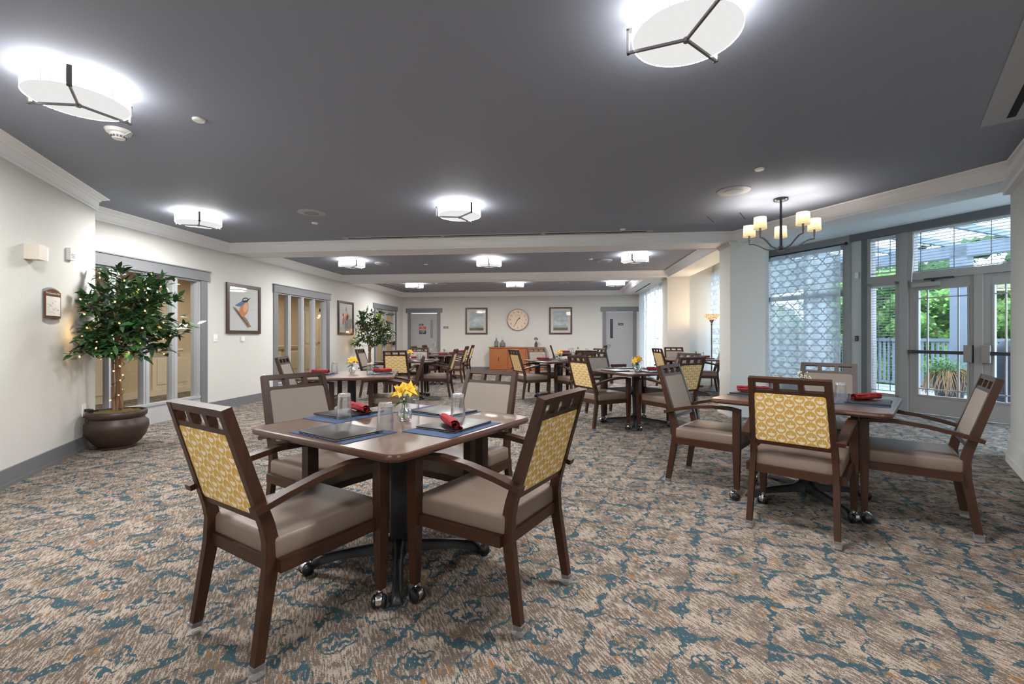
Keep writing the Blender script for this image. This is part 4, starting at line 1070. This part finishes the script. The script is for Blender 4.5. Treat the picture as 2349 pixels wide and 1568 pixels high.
def proto_vase(kind, seed):
    rr = random.Random(seed)
    t_ = thing('flower_vase', (0,0,0), 'x', 'flower vase', 'small flower vases'); W = dict(world=False)
    m = MB(); m.lathe([(0,0),(.026,0),(.038,.014),(.0415,.036),(.034,.060),(.018,.074),(.0145,.082),(.0145,.098),(.019,.106)], 24, cap=False)
    m.lathe([(0,.010),(.024,.010),(.0345,.022),(.0375,.036),(.031,.056),(.0155,.071),(.0120,.082),(.0120,.099),(.019,.106)], 24, cap=False)
    m.build('vase', 'glass', t_, ang=60, **W)
    heads = {'yellow': [(-.036,.004,.140),(.022,-.014,.168),(.030,.026,.150),(-.008,-.02,.158)], 'white': [(0,0,.16)], 'green': [(0,0,.16)]}[kind]
    m = MB()
    for h in heads: m.tube([(rr.uniform(-.012,.012),rr.uniform(-.012,.012),.014),(0,0,.085),(h[0]*.5,h[1]*.5,.12),h], .0022, 5)
    m.build('stem', 'stem', t_, **W)
    if kind == 'yellow':
        for h in heads:
            m = MB(); dirv = Vector((h[0]*1.6,h[1]*1.6,.03)).normalized(); u = dirv.cross(Vector((0,1,0))).normalized(); v_ = dirv.cross(u)
            for k in range(6):
                a = 2*PI*k/6+rr.random()*.3; w_ = .55 if k % 2 else .8; d = (dirv*.95+u*math.cos(a)*w_+v_*math.sin(a)*w_)
                leafblade(m, Vector(h), d, dirv, .052, .036, 0, 1.1)
            for k in range(4): m.tube([Vector(h), Vector(h)+dirv*.04+u*rr.uniform(-.012,.012)+v_*rr.uniform(-.012,.012)], .0012, 4)
            m.build('flower_head', 'yellow', t_, ang=180, **W)
    m = MB()
    nf = {'yellow': 16, 'white': 46, 'green': 4}[kind]
    for i in range(nf):
        a = rr.random()*2*PI; q = rr.uniform(.015,.065); z = rr.uniform(.125,.19)
        p = Vector((q*math.cos(a), q*math.sin(a), z)); m.tube([(0,0,.1), p], .0006, 3, 1); m.sphere(p, .0045, 6, 4, 0)
    m.build('filler_blossom', ['petalw','stem'], t_, **W)
    m = MB()
    for i in range(16 if kind == 'green' else 8):
        a = rr.random()*2*PI; el = rr.uniform(-.1,.5) if kind != 'green' else rr.uniform(.2,1.2)
        leafblade(m, Vector((0,0,.108)), Vector((math.cos(a)*math.cos(el), math.sin(a)*math.cos(el), math.sin(el))), Vector((0,0,1)), rr.uniform(.06,.09), .022, 0, .6)
    m.build('leaves', 'leaf' if kind != 'green' else 'leaflight', t_, ang=180, **W)
    return t_
P_MAT, P_FOLD, P_GLASS, P_NAP = proto_mat(), proto_folder(), proto_glass(), proto_napkin()
P_V = {k: proto_vase(k, i+3) for i, k in enumerate(('yellow','white','green'))}
first = set()
def place(key, t_, pos, rot, label):
    f_ = key not in first; first.add(key)
    return put(t_, pos, rot, label, f_)
plum_mesh = {}
def set_plum(o):
    for ch in o.children:
        if ch.data.name not in plum_mesh:
            d = ch.data.copy(); d.materials[0] = M['plum']; plum_mesh[ch.data.name] = d
        ch.data = plum_mesh[ch.data.name]

def table(pos, rot, tname, sides, vase, vk):
    """sides: list of (direction index 0..3, side phrase, folder?, glass?, napkin?('r','p' or ''), jitter deg)"""
    x, y = pos
    put(T0, (x, y, 0), R(rot), 'square brown laminate dining table, %s' % tname, not tused); tused.append(1)
    for k, ph, fo, gl, na, jit in sides:
        a = R(rot+90*k); ux, uy = math.cos(a), math.sin(a); vx, vy = -uy, ux
        def at(r_, t__, z): return (x+ux*r_+vx*t__, y+uy*r_+vy*t__, z)
        z = TZ+.0006
        place('mat', P_MAT, at(.345, 0, z), a-PI/2+R(jit*.3), 'blue placemat at the %s side of the %s' % (ph, tname)); z += .0024
        if fo: place('fold', P_FOLD, at(.365, .0, z), a-PI/2+R(jit), 'menu folder at the %s side of the %s' % (ph, tname)); z += .0122
        if na:
            o = place('nap', P_NAP, at(.36, .02, z), R(8+jit*3), '%s rolled napkin at the %s side of the %s' % ('plum' if na == 'p' else 'red', ph, tname))
            if na == 'p': set_plum(o)
        if gl: place('glass', P_GLASS, at(.235, -.17, TZ+.0032 if abs(-.17) < .22 else TZ), 0, 'upside-down tumbler at the %s side of the %s' % (ph, tname))
    if vase: place('vase'+vk, P_V[vk], (x+vase[0], y+vase[1], TZ+.001), R(rot*1.7), '%s in a round glass vase on the %s' % ({'yellow':'yellow lilies','white':'tiny white blossom','green':'leafy green sprig'}[vk], tname))

def chairs_at(pos, rot, dists, tname, phr, group, tilt=(0,0,0,0), lat=(0,0,0,0)):
    for k in range(4):
        if dists[k] is None: continue
        a = R(rot+90*k); cx_ = pos[0]+math.cos(a)*dists[k]-math.sin(a)*lat[k]; cy_ = pos[1]+math.sin(a)*dists[k]+math.cos(a)*lat[k]
        chair(cx_, cy_, rot+90*k+180+tilt[k], phr[k], group)

# T1 front table : measured tableware
T1 = (-.872, 2.392); r1 = 63.7; TN = 'front table nearest the viewpoint'
put(T0, (T1[0], T1[1], 0), R(r1), 'square brown laminate dining table, nearest of all with four placemats', True); tused.append(1)
ph = {3: 'near left', 0: 'far right', 1: 'far left', 2: 'near right'}
def side(k, r_, t__, z, pos=T1, rot=r1): a = R(rot+90*k); return (pos[0]+math.cos(a)*r_-math.sin(a)*t__, pos[1]+math.sin(a)*r_+math.cos(a)*t__, z)
for pos_, rt, fx, frot, nm in (((-1.040,2.090),-28,(-1.040,2.070),-30.5,'near left'),((-.540,2.268),65,(-.542,2.30),66,'near right'),((-1.22,2.55),64,(-1.254,2.60),62,'far left'),((-.74,2.72),-26,(-.703,2.711),-31,'far right')):
    place('mat', P_MAT, (pos_[0], pos_[1], TZ+.0006), R(rt), 'blue cloth placemat at the %s side of the front table' % nm)
    place('fold', P_FOLD, (fx[0], fx[1], TZ+.003), R(frot), 'black menu folder at the %s side of the front table' % nm)
place('nap', P_NAP, (-.55, 2.215, TZ+.0153), R(-62), 'red rolled napkin on the near right folder of the front table')
place('nap', P_NAP, (-1.20, 2.60, TZ+.0153), R(-42), 'red rolled napkin on the far left folder of the front table')
for p_, nm in (((-.836,2.106),'in front of the vase, beside the near left folder'),((-1.20,2.425),'beside the far left folder'),((-.565,2.475),'beside the near right folder'),((-.93,2.80),'just behind the vase')):
    place('glass', P_GLASS, (p_[0], p_[1], TZ+.0032), 0, 'upside-down tumbler on the front table %s' % nm)
place('vaseyellow', P_V['yellow'], (-.845, 2.40, TZ+.001), R(10), 'yellow lilies in a round glass vase on the front table')
G1 = 'armchairs at the front table'
chair(*side(2, .605, .0, 0)[:2], r1, 'wooden armchair with gold ring fabric back, front left at the front table', G1)
chair(*side(3, .600, .02, 0)[:2], r1+91, 'wooden armchair with gold ring fabric back, front right at the front table', G1)
chair(*side(1, .585, .02, 0)[:2], r1-92, 'wooden armchair with plain taupe back facing us, far left at the front table', G1)
chair(*side(0, .545, .02, 0)[:2], r1+181, 'wooden armchair with plain taupe back facing us, far right at the front table', G1)

# T2 by the patio doors
T2 = (1.84, 3.645); r2 = 53; G2 = 'armchairs at the patio door table'; N2 = 'table by the patio doors'
table(T2, r2, N2, [(0,'far',0,0,'',0),(1,'left',1,1,'r',-6),(2,'near',0,0,'',0),(3,'right',1,1,'r',4)], (.0,.05), 'white')
chair(1.53, 3.11, 55, 'wooden armchair with gold ring fabric back seen straight on at the patio door table', G2)
chair(1.235, 3.85, -35, 'wooden armchair with pale lit back, at the left of the patio door table', G2)
chair(2.30, 3.27, 149, 'wooden armchair seen from the side, at the right of the patio door table', G2)
chair(2.20, 4.13, 233, 'wooden armchair with taupe back at the far side of the patio door table', G2)

# T3 below the first bird picture
T3 = (-2.56, 5.37); r3 = 17; N3 = 'table before the second interior window'
table(T3, r3, N3, [(0,'right',1,1,'r',3),(2,'left',1,1,'r',-5)], (-.03,.07), 'yellow')
chairs_at(T3, r3, (.50,None,.43,None), N3, ('wooden armchair with gold fabric back, right of the table before the second interior window',None,'wooden armchair with taupe back, left of the table before the second interior window',None), 'armchairs at the table before the second interior window')
# T4
T4 = (-2.98, 8.70); r4 = 5; N4 = 'table before the rear tree'
table(T4, r4, N4, [(0,'right',1,1,'',3),(1,'far',1,1,'r',-5),(2,'left',1,0,'',2),(3,'near',1,1,'r',4)], (.13,-.32), 'yellow')
chairs_at(T4, r4, (.57,.56,.60,.60), N4, ('wooden armchair, gold fabric back edge on, right of the table before the rear tree','wooden armchair with taupe back facing us behind the table before the rear tree','wooden armchair with taupe back, left of the table before the rear tree','wooden armchair with gold fabric back, near side of the table before the rear tree'), 'armchairs at the table in front of the rear tree')
# T5, T10 before the staff door
T5 = (-3.07, 11.4); r5 = 22; N5 = 'table before the staff door'
table(T5, r5, N5, [(0,'right',1,0,'r',3),(2,'left',1,1,'p',3),(3,'near',1,0,'r',0)], (.08,.1), 'white')
chairs_at(T5, 2, (.33,None,.31,None), N5, ('wooden armchair with gold fabric back tucked in right of the table before the staff door',None,'wooden armchair with taupe back tucked in left of the table before the staff door',None), 'armchairs at the two tables by the staff door')
T10 = (-3.27, 13.05); N10 = 'rearmost table at the wood floor strip'
table(T10, 3, N10, [(0,'right',1,0,'r',3)], None, 'white')
chairs_at(T10, 2, (.36,None,.34,None), N10, ('wooden armchair with gold fabric back tucked in at the right of the rearmost table',None,'wooden armchair with taupe back tucked in at the left of the rearmost table',None), 'armchairs at the two tables by the staff door')
# T6 centre
T6 = (-.04, 8.98); r6 = 30; N6 = 'middle table before the sideboard'
table(T6, r6, N6, [(0,'far right',1,1,'',3),(1,'far left',1,1,'',4),(2,'near left',1,1,'r',-4),(3,'near right',1,1,'',2)], (.02,-.18), 'yellow')
chairs_at(T6, r6, (.60,.60,.60,.60), N6, ('wooden armchair with taupe back, far right at the middle table','wooden armchair with taupe back standing before the sideboard at the middle table','wooden armchair with gold fabric back, left at the middle table before the sideboard','wooden armchair with gold fabric back, near right at the middle table'), 'armchairs at the middle table before the sideboard')
# T7 rear right
T7 = (.50, 13.25); r7 = 3; N7 = 'rear table right of the sideboard'
table(T7, r7, N7, [(0,'right',1,1,'r',3),(2,'left',1,1,'r',-4),(3,'near',1,1,'r',2)], (0,.05), 'green')
chairs_at(T7, r7, (.42,None,.42,None), N7, ('wooden armchair seen edge on, right of the rear table by the sideboard',None,'wooden armchair seen edge on at the left of the rear table right of the sideboard',None), 'armchairs at the rear table')
# T8 right of centre
T8 = (1.04, 6.42); r8 = 31; N8 = 'table left of the front column'
table(T8, r8, N8, [(0,'far right',1,0,'',3),(1,'far left',1,1,'p',4),(2,'near left',1,0,'',-4),(3,'near right',1,1,'r',-3)], (-.05,-.36), 'yellow')
chairs_at(T8, r8, (.60,.60,.60,.60), N8, ('wooden armchair, only top rail showing, far right at the table left of the column','wooden armchair with taupe back, far left at the table left of the front column','wooden armchair with gold fabric back, near left at the table left of the front column','wooden armchair with gold fabric back, near right at the table left of the front column'), 'armchairs at the table left of the front column', tilt=(0,0,2,3))
# T9 before the floor lamp
T9 = (2.66, 9.92); r9 = 5; N9 = 'table by the floor lamp'
table(T9, r9, N9, [(0,'right',1,1,'r',3),(3,'near',1,1,'r',2)], (.05,-.42), 'green')
chairs_at(T9, r9, (.34,.52,.30,None), N9, ('dark wooden armchair seen edge on beside the floor lamp','wooden armchair with taupe back at the far side of the table by the floor lamp','wooden armchair with gold fabric back at the left of the table by the floor lamp',None), 'armchairs at the table by the floor lamp', tilt=(-15,0,9,0))

# ------------------------------------------------------------------ potted ficus trees with fairy lights
def ficus(x, y, k, clampfn, seed, nleaf, nb, nm):
    rr = random.Random(seed)
    t_ = thing('potted_ficus', (x, y, 0), 'green potted fig tree %s' % nm, 'potted tree', 'potted trees with fairy lights')
    def P(px_, py_, z): return Vector((x+px_*k, y+py_*k, z*k))
    m = MB(); m.lathe([(.165,0),(.172,.012),(.172,.02),(.16,.028),(.20,.06),(.25,.13),(.275,.22),(.272,.275),(.242,.305),(.238,.325),(.258,.345),(.262,.385),(.25,.40),(.232,.40),(.228,.375)], 40, (0,0,0), tf=Matrix.Translation((x,y,0)) @ Matrix.Scale(k,4)); part(m, 'plant_pot', 'pot', t_, ang=50)
    m = MB(); pts = [(.23,.378),(.19,.390),(.10,.398),(0,.40)]; m.lathe(pts, 28, (0,0,0), tf=Matrix.Translation((x,y,0)) @ Matrix.Scale(k,4), cap=False)
    for i in range(50): a = rr.random()*6.28; q = rr.random()*.2; m.sphere(P(q*math.cos(a), q*math.sin(a), .39), .012*k, 5, 3)
    part(m, 'moss', 'moss', t_)
    stems = [(-.012,.0,.10,.05,.025),(.028,.012,.09,.62,.014),(.0,-.018,-.16,.40,.015)]
    m = MB(); tips = []
    for i, (bx_, by_, lx, ly, r_) in enumerate(stems):
        pts = []; n = 10
        for j in range(n+1):
            u = j/n; pts.append(P(bx_+math.sin(u*5+i*2)*.014+lx*u*u*u, by_+math.cos(u*4+i)*.014+(.06 if i == 1 else -.05)*u*u*u, .38+u*(1.05)))
        m.tube(pts, [r_*k*(1.15-.75*j/n) for j in range(n+1)], 9); tips += pts[5:]
    part(m, 'trunk', 'bark', t_)
    m = MB(); lf = MB(); bulbs = []
    nbr = 46; per = nleaf//nbr
    for b_ in range(nbr):
        o = rr.choice(tips); a = rr.random()*2*PI
        u = rr.random(); zt = .98+1.0*u; spread = (.30+.36*math.sin(PI*min(1, u*.95+.12)))*rr.uniform(.75,1.1)
        end = P(math.cos(a)*spread+.05, math.sin(a)*spread*.9, zt)
        end = clampfn(end); o2 = Vector(o)
        if o2.z > end.z+.1: o2.z = end.z-.05
        mid = (o2+end)/2+Vector((0,0,.08*k)); pts = [o2, (o2+mid)/2, mid, (mid+end)/2+Vector((0,0,.015)), end]
        m.tube(pts, [.006*k,.005*k,.004*k,.003*k,.002*k], 4)
        for q in range(per):
            f_ = rr.uniform(.35,1.03); seg = f_*4; i0 = min(3, int(seg)); p = Vector(pts[i0]).lerp(pts[i0+1], min(1., seg-i0))
            p += Vector((rr.gauss(0,.03),rr.gauss(0,.03),rr.gauss(0,.025)))*k
            dr = (end-o2).normalized()*.8+Vector((rr.gauss(0,.6),rr.gauss(0,.6),rr.gauss(-.12,.35)))
            p = clampfn(p); tip = clampfn(p+dr.normalized()*.09*k); d2 = tip-p
            if d2.length < .02: continue
            up = Vector((rr.gauss(0,.35),rr.gauss(0,.35),1)).normalized()
            leafblade(lf, p, d2, up, rr.uniform(.085,.125)*k, rr.uniform(.042,.058)*k, 0 if rr.random() < .6 else 1, rr.uniform(.1,.6))
        if b_ < nb: 
            p = Vector(pts[3]).lerp(pts[4], rr.uniform(.2, 1.1))+Vector((rr.gauss(.01,.03),rr.gauss(-.05,.03),rr.gauss(-.03,.03)))*k; bulbs.append(clampfn(p))
    part(m, 'branches', 'bark', t_); part(lf, 'foliage', ['leaf','leafdark'], t_, ang=180)
    # fairy lights: wire winding up the trunk and through the crown
    s_ = thing('fairy_lights', (x, y, .40*k), 'warm fairy light string wound through the tree %s' % nm, 'string lights', 'fairy light strings')
    wp = []
    for j in range(60):
        u = j/59; a = u*2*PI*4; wp.append(P(.0+.055*math.cos(a)*(1.1-.3*u)+.03*u*u, .055*math.sin(a)*(1.1-.3*u), .42+.62*u))
    tb = [wp[i]+Vector((rr.gauss(0,.012),rr.gauss(0,.012),0)) for i in range(4, 60, 5)]
    order = sorted(bulbs, key=lambda v: (round(v.z*5), math.atan2(v.y-y, v.x-x)))
    m = MB(); m.tube([P(-.24,.02,.405), P(-.15,.0,.41)]+wp+order, .0028*k, 4); part(m, 'wire', 'leafdark', s_)
    bp = MB(); bp.lathe([(0,-.011),(.008,-.008),(.010,0),(.006,.013),(0,.016)], 7, cap=False); b0 = None
    for v in (tb+bulbs)[:95]:
        if b0 is None: b0 = bp.build('bulb', 'bulb', s_, world=False); o = b0
        else: o = b0.copy(); C.objects.link(o); o.parent = s_
        o.location = v-Vector(s_['_at']); o.scale = (k*.9,)*3; o.rotation_euler = (rr.random(), rr.random(), 0)
    for q in (0, .33, .66, .95):
        l = bpy.data.lights.new('fairy_glow', 'POINT'); l.energy = 1.1*k; l.color = (1, .58, .26); l.shadow_soft_size = .03
        lo = bpy.data.objects.new('fairy_glow', l); C.objects.link(lo); v = bulbs[int(q*len(bulbs))]; lo.location = v+Vector((0,0,-.03))
def clampNL(p):
    w = (p.x-NL.o[0])*NN[0]+(p.y-NL.o[1])*NN[1]; t__ = (p.x-NL.o[0])*D1[0]+(p.y-NL.o[1])*D1[1]
    if w < .03 and t__ < 6.55: d = .03+.12*rnd.random()-w; p = Vector((p.x+NN[0]*d, p.y+NN[1]*d, p.z))
    if p.x < -5.50: p = Vector((-5.50+.05*rnd.random(), p.y, p.z))
    return p
ficus(-4.80, 4.47, 1.0, clampNL, 5, 2400, 46, 'in the brown pot by the angled wall')
def clampFL(p):
    if p.x < -5.52: p = Vector((-5.52+.05*rnd.random(), p.y, p.z))
    return p
ficus(-5.10, 11.75, .95, clampFL, 11, 1500, 36, 'at the far end of the left wall')
m = MB(); q0 = NL.p(6.235, .05, .415); m.tube([q0, NL.p(6.30,.10,.40), (-5.02,4.36,.40), (-5.03,4.47,.404)], .004, 6); m.rbox(q0[0]-.012, q0[0]+.03, q0[1]-.015, q0[1]+.015, q0[2]-.018, q0[2]+.012, .004)
solo(m, 'power_cable', 'darkmetal', 'dark plug and cord from the outlet to the brown tree pot', 'cord')

# ------------------------------------------------------------------ outside: deck, railing, pergola, planter, grill, trees
m = MB(); dk = [wwp(-3.5,-.18), wwp(16,-.18), wwp(16,-4.8), wwp(-3.5,-4.8)]; m.prism(dk, -.16, -.03); struct(m, 'deck', 'deck', 'pale grey balcony deck outside the patio doors', 'deck')
RW_ = -4.45
rl = thing('balcony_railing', WW.p(3.5, RW_, 0), 'white balcony railing with square balusters outside', 'railing')
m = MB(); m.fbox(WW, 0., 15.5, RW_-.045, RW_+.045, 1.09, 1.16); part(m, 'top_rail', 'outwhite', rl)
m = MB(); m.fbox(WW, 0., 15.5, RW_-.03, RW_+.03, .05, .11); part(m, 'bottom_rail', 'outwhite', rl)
b0 = None; L_ = Vector(rl['_at'])
for i in range(96):
    s_ = 3.7+i*.098
    if b0 is None:
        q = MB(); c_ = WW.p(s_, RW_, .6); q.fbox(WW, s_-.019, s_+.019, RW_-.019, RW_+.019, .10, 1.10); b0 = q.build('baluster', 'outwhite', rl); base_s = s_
    else:
        o = b0.copy(); C.objects.link(o); o.parent = rl; d = Vector(WW.p(s_, RW_, 0))-Vector(WW.p(base_s, RW_, 0)); o.location = d
pg = thing('pergola', WW.p(3.5, -3.9, 0), 'white pergola with posts, beam and corrugated roof over the balcony', 'pergola')
for s_ in (5.25, 8.3):
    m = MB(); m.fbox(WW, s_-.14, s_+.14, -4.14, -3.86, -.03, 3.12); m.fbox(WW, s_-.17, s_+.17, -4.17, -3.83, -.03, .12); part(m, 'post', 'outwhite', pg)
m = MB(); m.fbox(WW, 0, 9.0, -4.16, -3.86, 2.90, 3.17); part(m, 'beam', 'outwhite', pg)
m = MB(); m.fbox(WW, 0, 9.0, -.3, -.2, 3.35, 3.6); part(m, 'ledger', 'outwhite', pg)
for i in range(9):
    s_ = .5+i*1.0; m = MB(); m.fbox(WW, s_-.035, s_+.035, -4.5, -.2, 3.17, 3.29); part(m, 'rafter', 'outwhite', pg)
M['corrugated'] = None; t = MT('corrugated_sheet'); tl = t.new('ShaderNodeBsdfTranslucent'); tl.inputs[0].default_value = lin((214, 224, 232))+(1,)
df = t.new('ShaderNodeBsdfDiffuse'); df.inputs[0].default_value = lin((214, 222, 230))+(1,); mx = t.new('ShaderNodeMixShader'); mx.inputs[0].default_value = .75
t.nt.links.new(df.outputs[0], mx.inputs[1]); t.nt.links.new(tl.outputs[0], mx.inputs[2]); t2 = t.new('ShaderNodeBsdfTransparent'); t2.inputs[0].default_value = (.9, .95, 1, 1); m2 = t.new('ShaderNodeMixShader'); m2.inputs[0].default_value = .45; t.nt.links.new(mx.outputs[0], m2.inputs[1]); t.nt.links.new(t2.outputs[0], m2.inputs[2]); M['corrugated'] = t.done(m2.outputs[0])
m = MB(); vs = []; fs = []; n = 240
for i in range(n+1):
    s_ = 1.2+7.4*i/n; z = 3.32+.022*math.sin(i*2*PI/6)
    for w_ in (-4.3, -.2): vs.append(WW.p(s_, w_, z))
for i in range(n): fs.append((2*i, 2*i+2, 2*i+3, 2*i+1))
m.add(vs, fs); part(m, 'roof_panel', 'corrugated', pg)
m = MB(); m.box(2.77, 7.2, 11.8, 18.0, 3.0, 3.1); m.box(7.1, 7.2, 11.8, 18.0, 2.6, 3.1); struct(m, 'sky_blocker', 'outwhite', 'unseen sky blocker added above the rear bay window', 'sky_blocker')  # invented overhang, keeps part of the sky light off the rear curtain
# planter
px_, py_ = WW.p(4.98, -2.9, 0)[:2]
pl = thing('patio_planter', (px_, py_, -.03), 'dark planter with feathery green fern and dry drooping grass outside the left patio door', 'planter')
m = MB(); m.lathe([(.20,-.03),(.24,.2),(.27,.40),(.29,.42),(.27,.44)], 24, (px_,py_,0)); part(m, 'planter_pot', 'terracotta', pl)
m = MB(); rr = random.Random(4)
for i in range(1500):
    a = rr.random()*2*PI; q = rr.uniform(.0,.62)**.8*.62; sx = .18 if rr.random() < .6 else 0
    z = .50+.26*(1-(q/.55)**2)*rr.random()+rr.uniform(-.08,.04)
    o_ = Vector((px_+q*math.cos(a)*.75-D1[0]*-sx, py_+q*math.sin(a)*.75+D1[1]*sx, z)); d = Vector((math.cos(a), math.sin(a), rr.uniform(-.1,.9)))
    leafblade(m, o_, d, Vector((0,0,1)), rr.uniform(.05,.11), .016, 0, .5)
part(m, 'fern_foliage', ['leaflight'], pl, ang=180)
m = MB()
for i in range(150):
    a = rr.random()*2*PI; c_, s_ = math.cos(a), math.sin(a); q = rr.uniform(.27,.34); zt = rr.uniform(.46,.56); e = rr.uniform(-.06,.06)
    m.tube([(px_+.12*c_,py_+.12*s_,.44),(px_+.22*c_,py_+.22*s_,zt),(px_+q*c_,py_+q*s_,zt-.05),(px_+(q+.05)*c_-e*s_,py_+(q+.05)*s_+e*c_,.28),(px_+(q+.07)*c_-2*e*s_,py_+(q+.07)*s_+2*e*c_,rr.uniform(.02,.16))], [.007,.007,.006,.005,.003], 4)
part(m, 'dry_grass', 'straw', pl)
# covered grill
m = MB(); gx, gy = WW.p(2.25, -1.6, 0)[:2]
vs = []; fs = []; lv = [(.62,.36,-.03),(.64,.38,.3),(.63,.37,.75),(.60,.34,.95),(.46,.26,1.12),(.22,.12,1.18)]; n = 28
for j, (a_, b_, z) in enumerate(lv):
    for i in range(n):
        an = 2*PI*i/n; e = 4; ca, sa = math.cos(an), math.sin(an)
        rx = math.copysign(abs(ca)**(2/e), ca)*a_*.85; ry = math.copysign(abs(sa)**(2/e), sa)*b_; w_ = 1+.03*math.sin(an*9+j)*(1-j*.15)
        p = WW.p(3.72+rx*w_, -2.7+ry*w_, z); vs.append(p)
for j in range(len(lv)-1):
    for i in range(n): q = (i+1) % n; fs.append((j*n+i, j*n+q, (j+1)*n+q, (j+1)*n+i))
fs.append(tuple((len(lv)-1)*n+i for i in range(n))); m.add(vs, fs)
solo(m, 'grill_cover', 'cover', 'black fabric cover over a grill outside the right patio door', 'grill', ang=60)
# trees beyond the railing
def tree(s_, w_, h, rad, nl, seed, label, mats):
    rr = random.Random(seed); b_ = WW.p(s_, w_, -3)
    t_ = thing('tree', b_, label, 'tree', 'trees beyond the balcony')
    m = MB(); m.tube([(b_[0],b_[1],-3),(b_[0]+.1,b_[1],-.8),(b_[0],b_[1],h*.5)], [.10,.07,.03], 8); part(m, 'trunk', 'bark', t_)
    m = MB()
    cl = [(rr.uniform(-1,1)*rad*.75, rr.uniform(-1,1)*rad*.75, rr.uniform(-2.0,h)) for _ in range(40)]
    cr_ = rad*.36
    for c_ in cl:
        nu, nv = 12, 8; vs = []; fs = []
        for j in range(nv+1):
            for i in range(nu):
                ph_ = PI*j/nv; th_ = 2*PI*i/nu; q = cr_*.86*(1+.22*math.sin(th_*3+j*2+c_[0]*9)*math.sin(ph_*4))
                vs.append((b_[0]+c_[0]+q*math.sin(ph_)*math.cos(th_), b_[1]+c_[1]+q*math.sin(ph_)*math.sin(th_), c_[2]+q*.75*math.cos(ph_)))
        for j in range(nv):
            for i in range(nu): k = (i+1) % nu; fs.append((j*nu+i, j*nu+k, (j+1)*nu+k, (j+1)*nu+i))
        m.add(vs, fs, 1)
    for i in range(nl):
        c_ = cl[i % len(cl)]
        th_ = rr.random()*2*PI; ph_ = math.acos(rr.uniform(-1,1)); q = cr_*rr.uniform(.8,1.15)
        d = Vector((math.sin(ph_)*math.cos(th_), math.sin(ph_)*math.sin(th_), math.cos(ph_)*.75))
        p = Vector((b_[0]+c_[0], b_[1]+c_[1], c_[2]))+d*q
        dd = Vector((d.x+rr.gauss(0,.5), d.y+rr.gauss(0,.5), -.3+rr.gauss(0,.4))).normalized()
        sd = dd.cross(Vector((rr.gauss(0,.5), rr.gauss(0,.5), 1))).normalized(); L = rr.uniform(.06,.12); w2 = L*.38
        m.add([p, p+dd*L*.45+sd*w2, p+dd*L, p+dd*L*.45-sd*w2], [(0,1,2,3)], 0 if rr.random() < .72 else 1)
    part(m, 'canopy', mats, t_, ang=180)
LT = ['treeleaf','foliage_mass']; DT = ['treeleaf2','foliage_dark']
tree(7.3, -7.6, 2.9, 1.5, 9000, 1, 'bright green leafy tree seen through the left patio door', LT)
tree(5.0, -8.2, 2.9, 1.4, 6000, 2, 'bright green leafy tree seen through the right patio door', LT)
tree(9.9, -7.8, 2.9, 1.4, 7000, 3, 'bright green leafy tree seen through the sidelight', LT)
tree(13.2, -8.4, 1.8, 1.7, 4500, 4, 'low green tree behind the sheer curtain', LT)
tree(17.5, -9.0, 1.6, 1.9, 4000, 9, 'low green tree behind the left edge of the curtain', LT)
tree(8.6, -11.6, 5.0, 1.9, 7000, 5, 'tall dark green tree behind the left patio door', DT)
tree(5.4, -12, 5.2, 1.8, 5000, 6, 'tall dark green tree behind the right patio door', DT)
tree(12.4, -12, 4.0, 1.9, 5500, 7, 'tall dark green tree behind the sidelight', DT)
tree(19.5, -15, 3.0, 2.4, 4000, 8, 'dark green tree far behind the curtain window', DT)
m = MB(); m.box(3.2, 60, -40, 60, -3.3, -3.0); struct(m, 'ground', 'treeleaf2', 'green ground far below the balcony', 'ground')

# ------------------------------------------------------------------ world and render settings
w = bpy.data.worlds.new('sky'); bpy.context.scene.world = w; w.use_nodes = True
bg = w.node_tree.nodes['Background']; bg.inputs[0].default_value = (.66, .83, 1., 1); bg.inputs[1].default_value = 6.0
sl = bpy.data.lights.new('sun', 'SUN'); sl.energy = 2.5; sl.angle = R(12); sl.color = (1, .97, .9)
so = bpy.data.objects.new('sun', sl); C.objects.link(so); so.rotation_euler = Vector((NN[0]*.75, NN[1]*.75, -1.0)).to_track_quat('-Z', 'Y').to_euler()
for o in bpy.data.objects:
    if '_at' in o: del o['_at']
sc = bpy.context.scene
sc.view_settings.view_transform = 'Standard'; sc.view_settings.look = 'None'; sc.view_settings.gamma = 1; sc.view_settings.exposure = 0.42; sc.view_settings.use_curve_mapping = False
sc.cycles.max_bounces = 7; sc.cycles.diffuse_bounces = 4; sc.cycles.glossy_bounces = 3; sc.cycles.transmission_bounces = 7; sc.cycles.transparent_max_bounces = 12
sc.cycles.caustics_reflective = False; sc.cycles.caustics_refractive = False; sc.cycles.sample_clamp_indirect = 4.0; sc.cycles.use_denoising = True
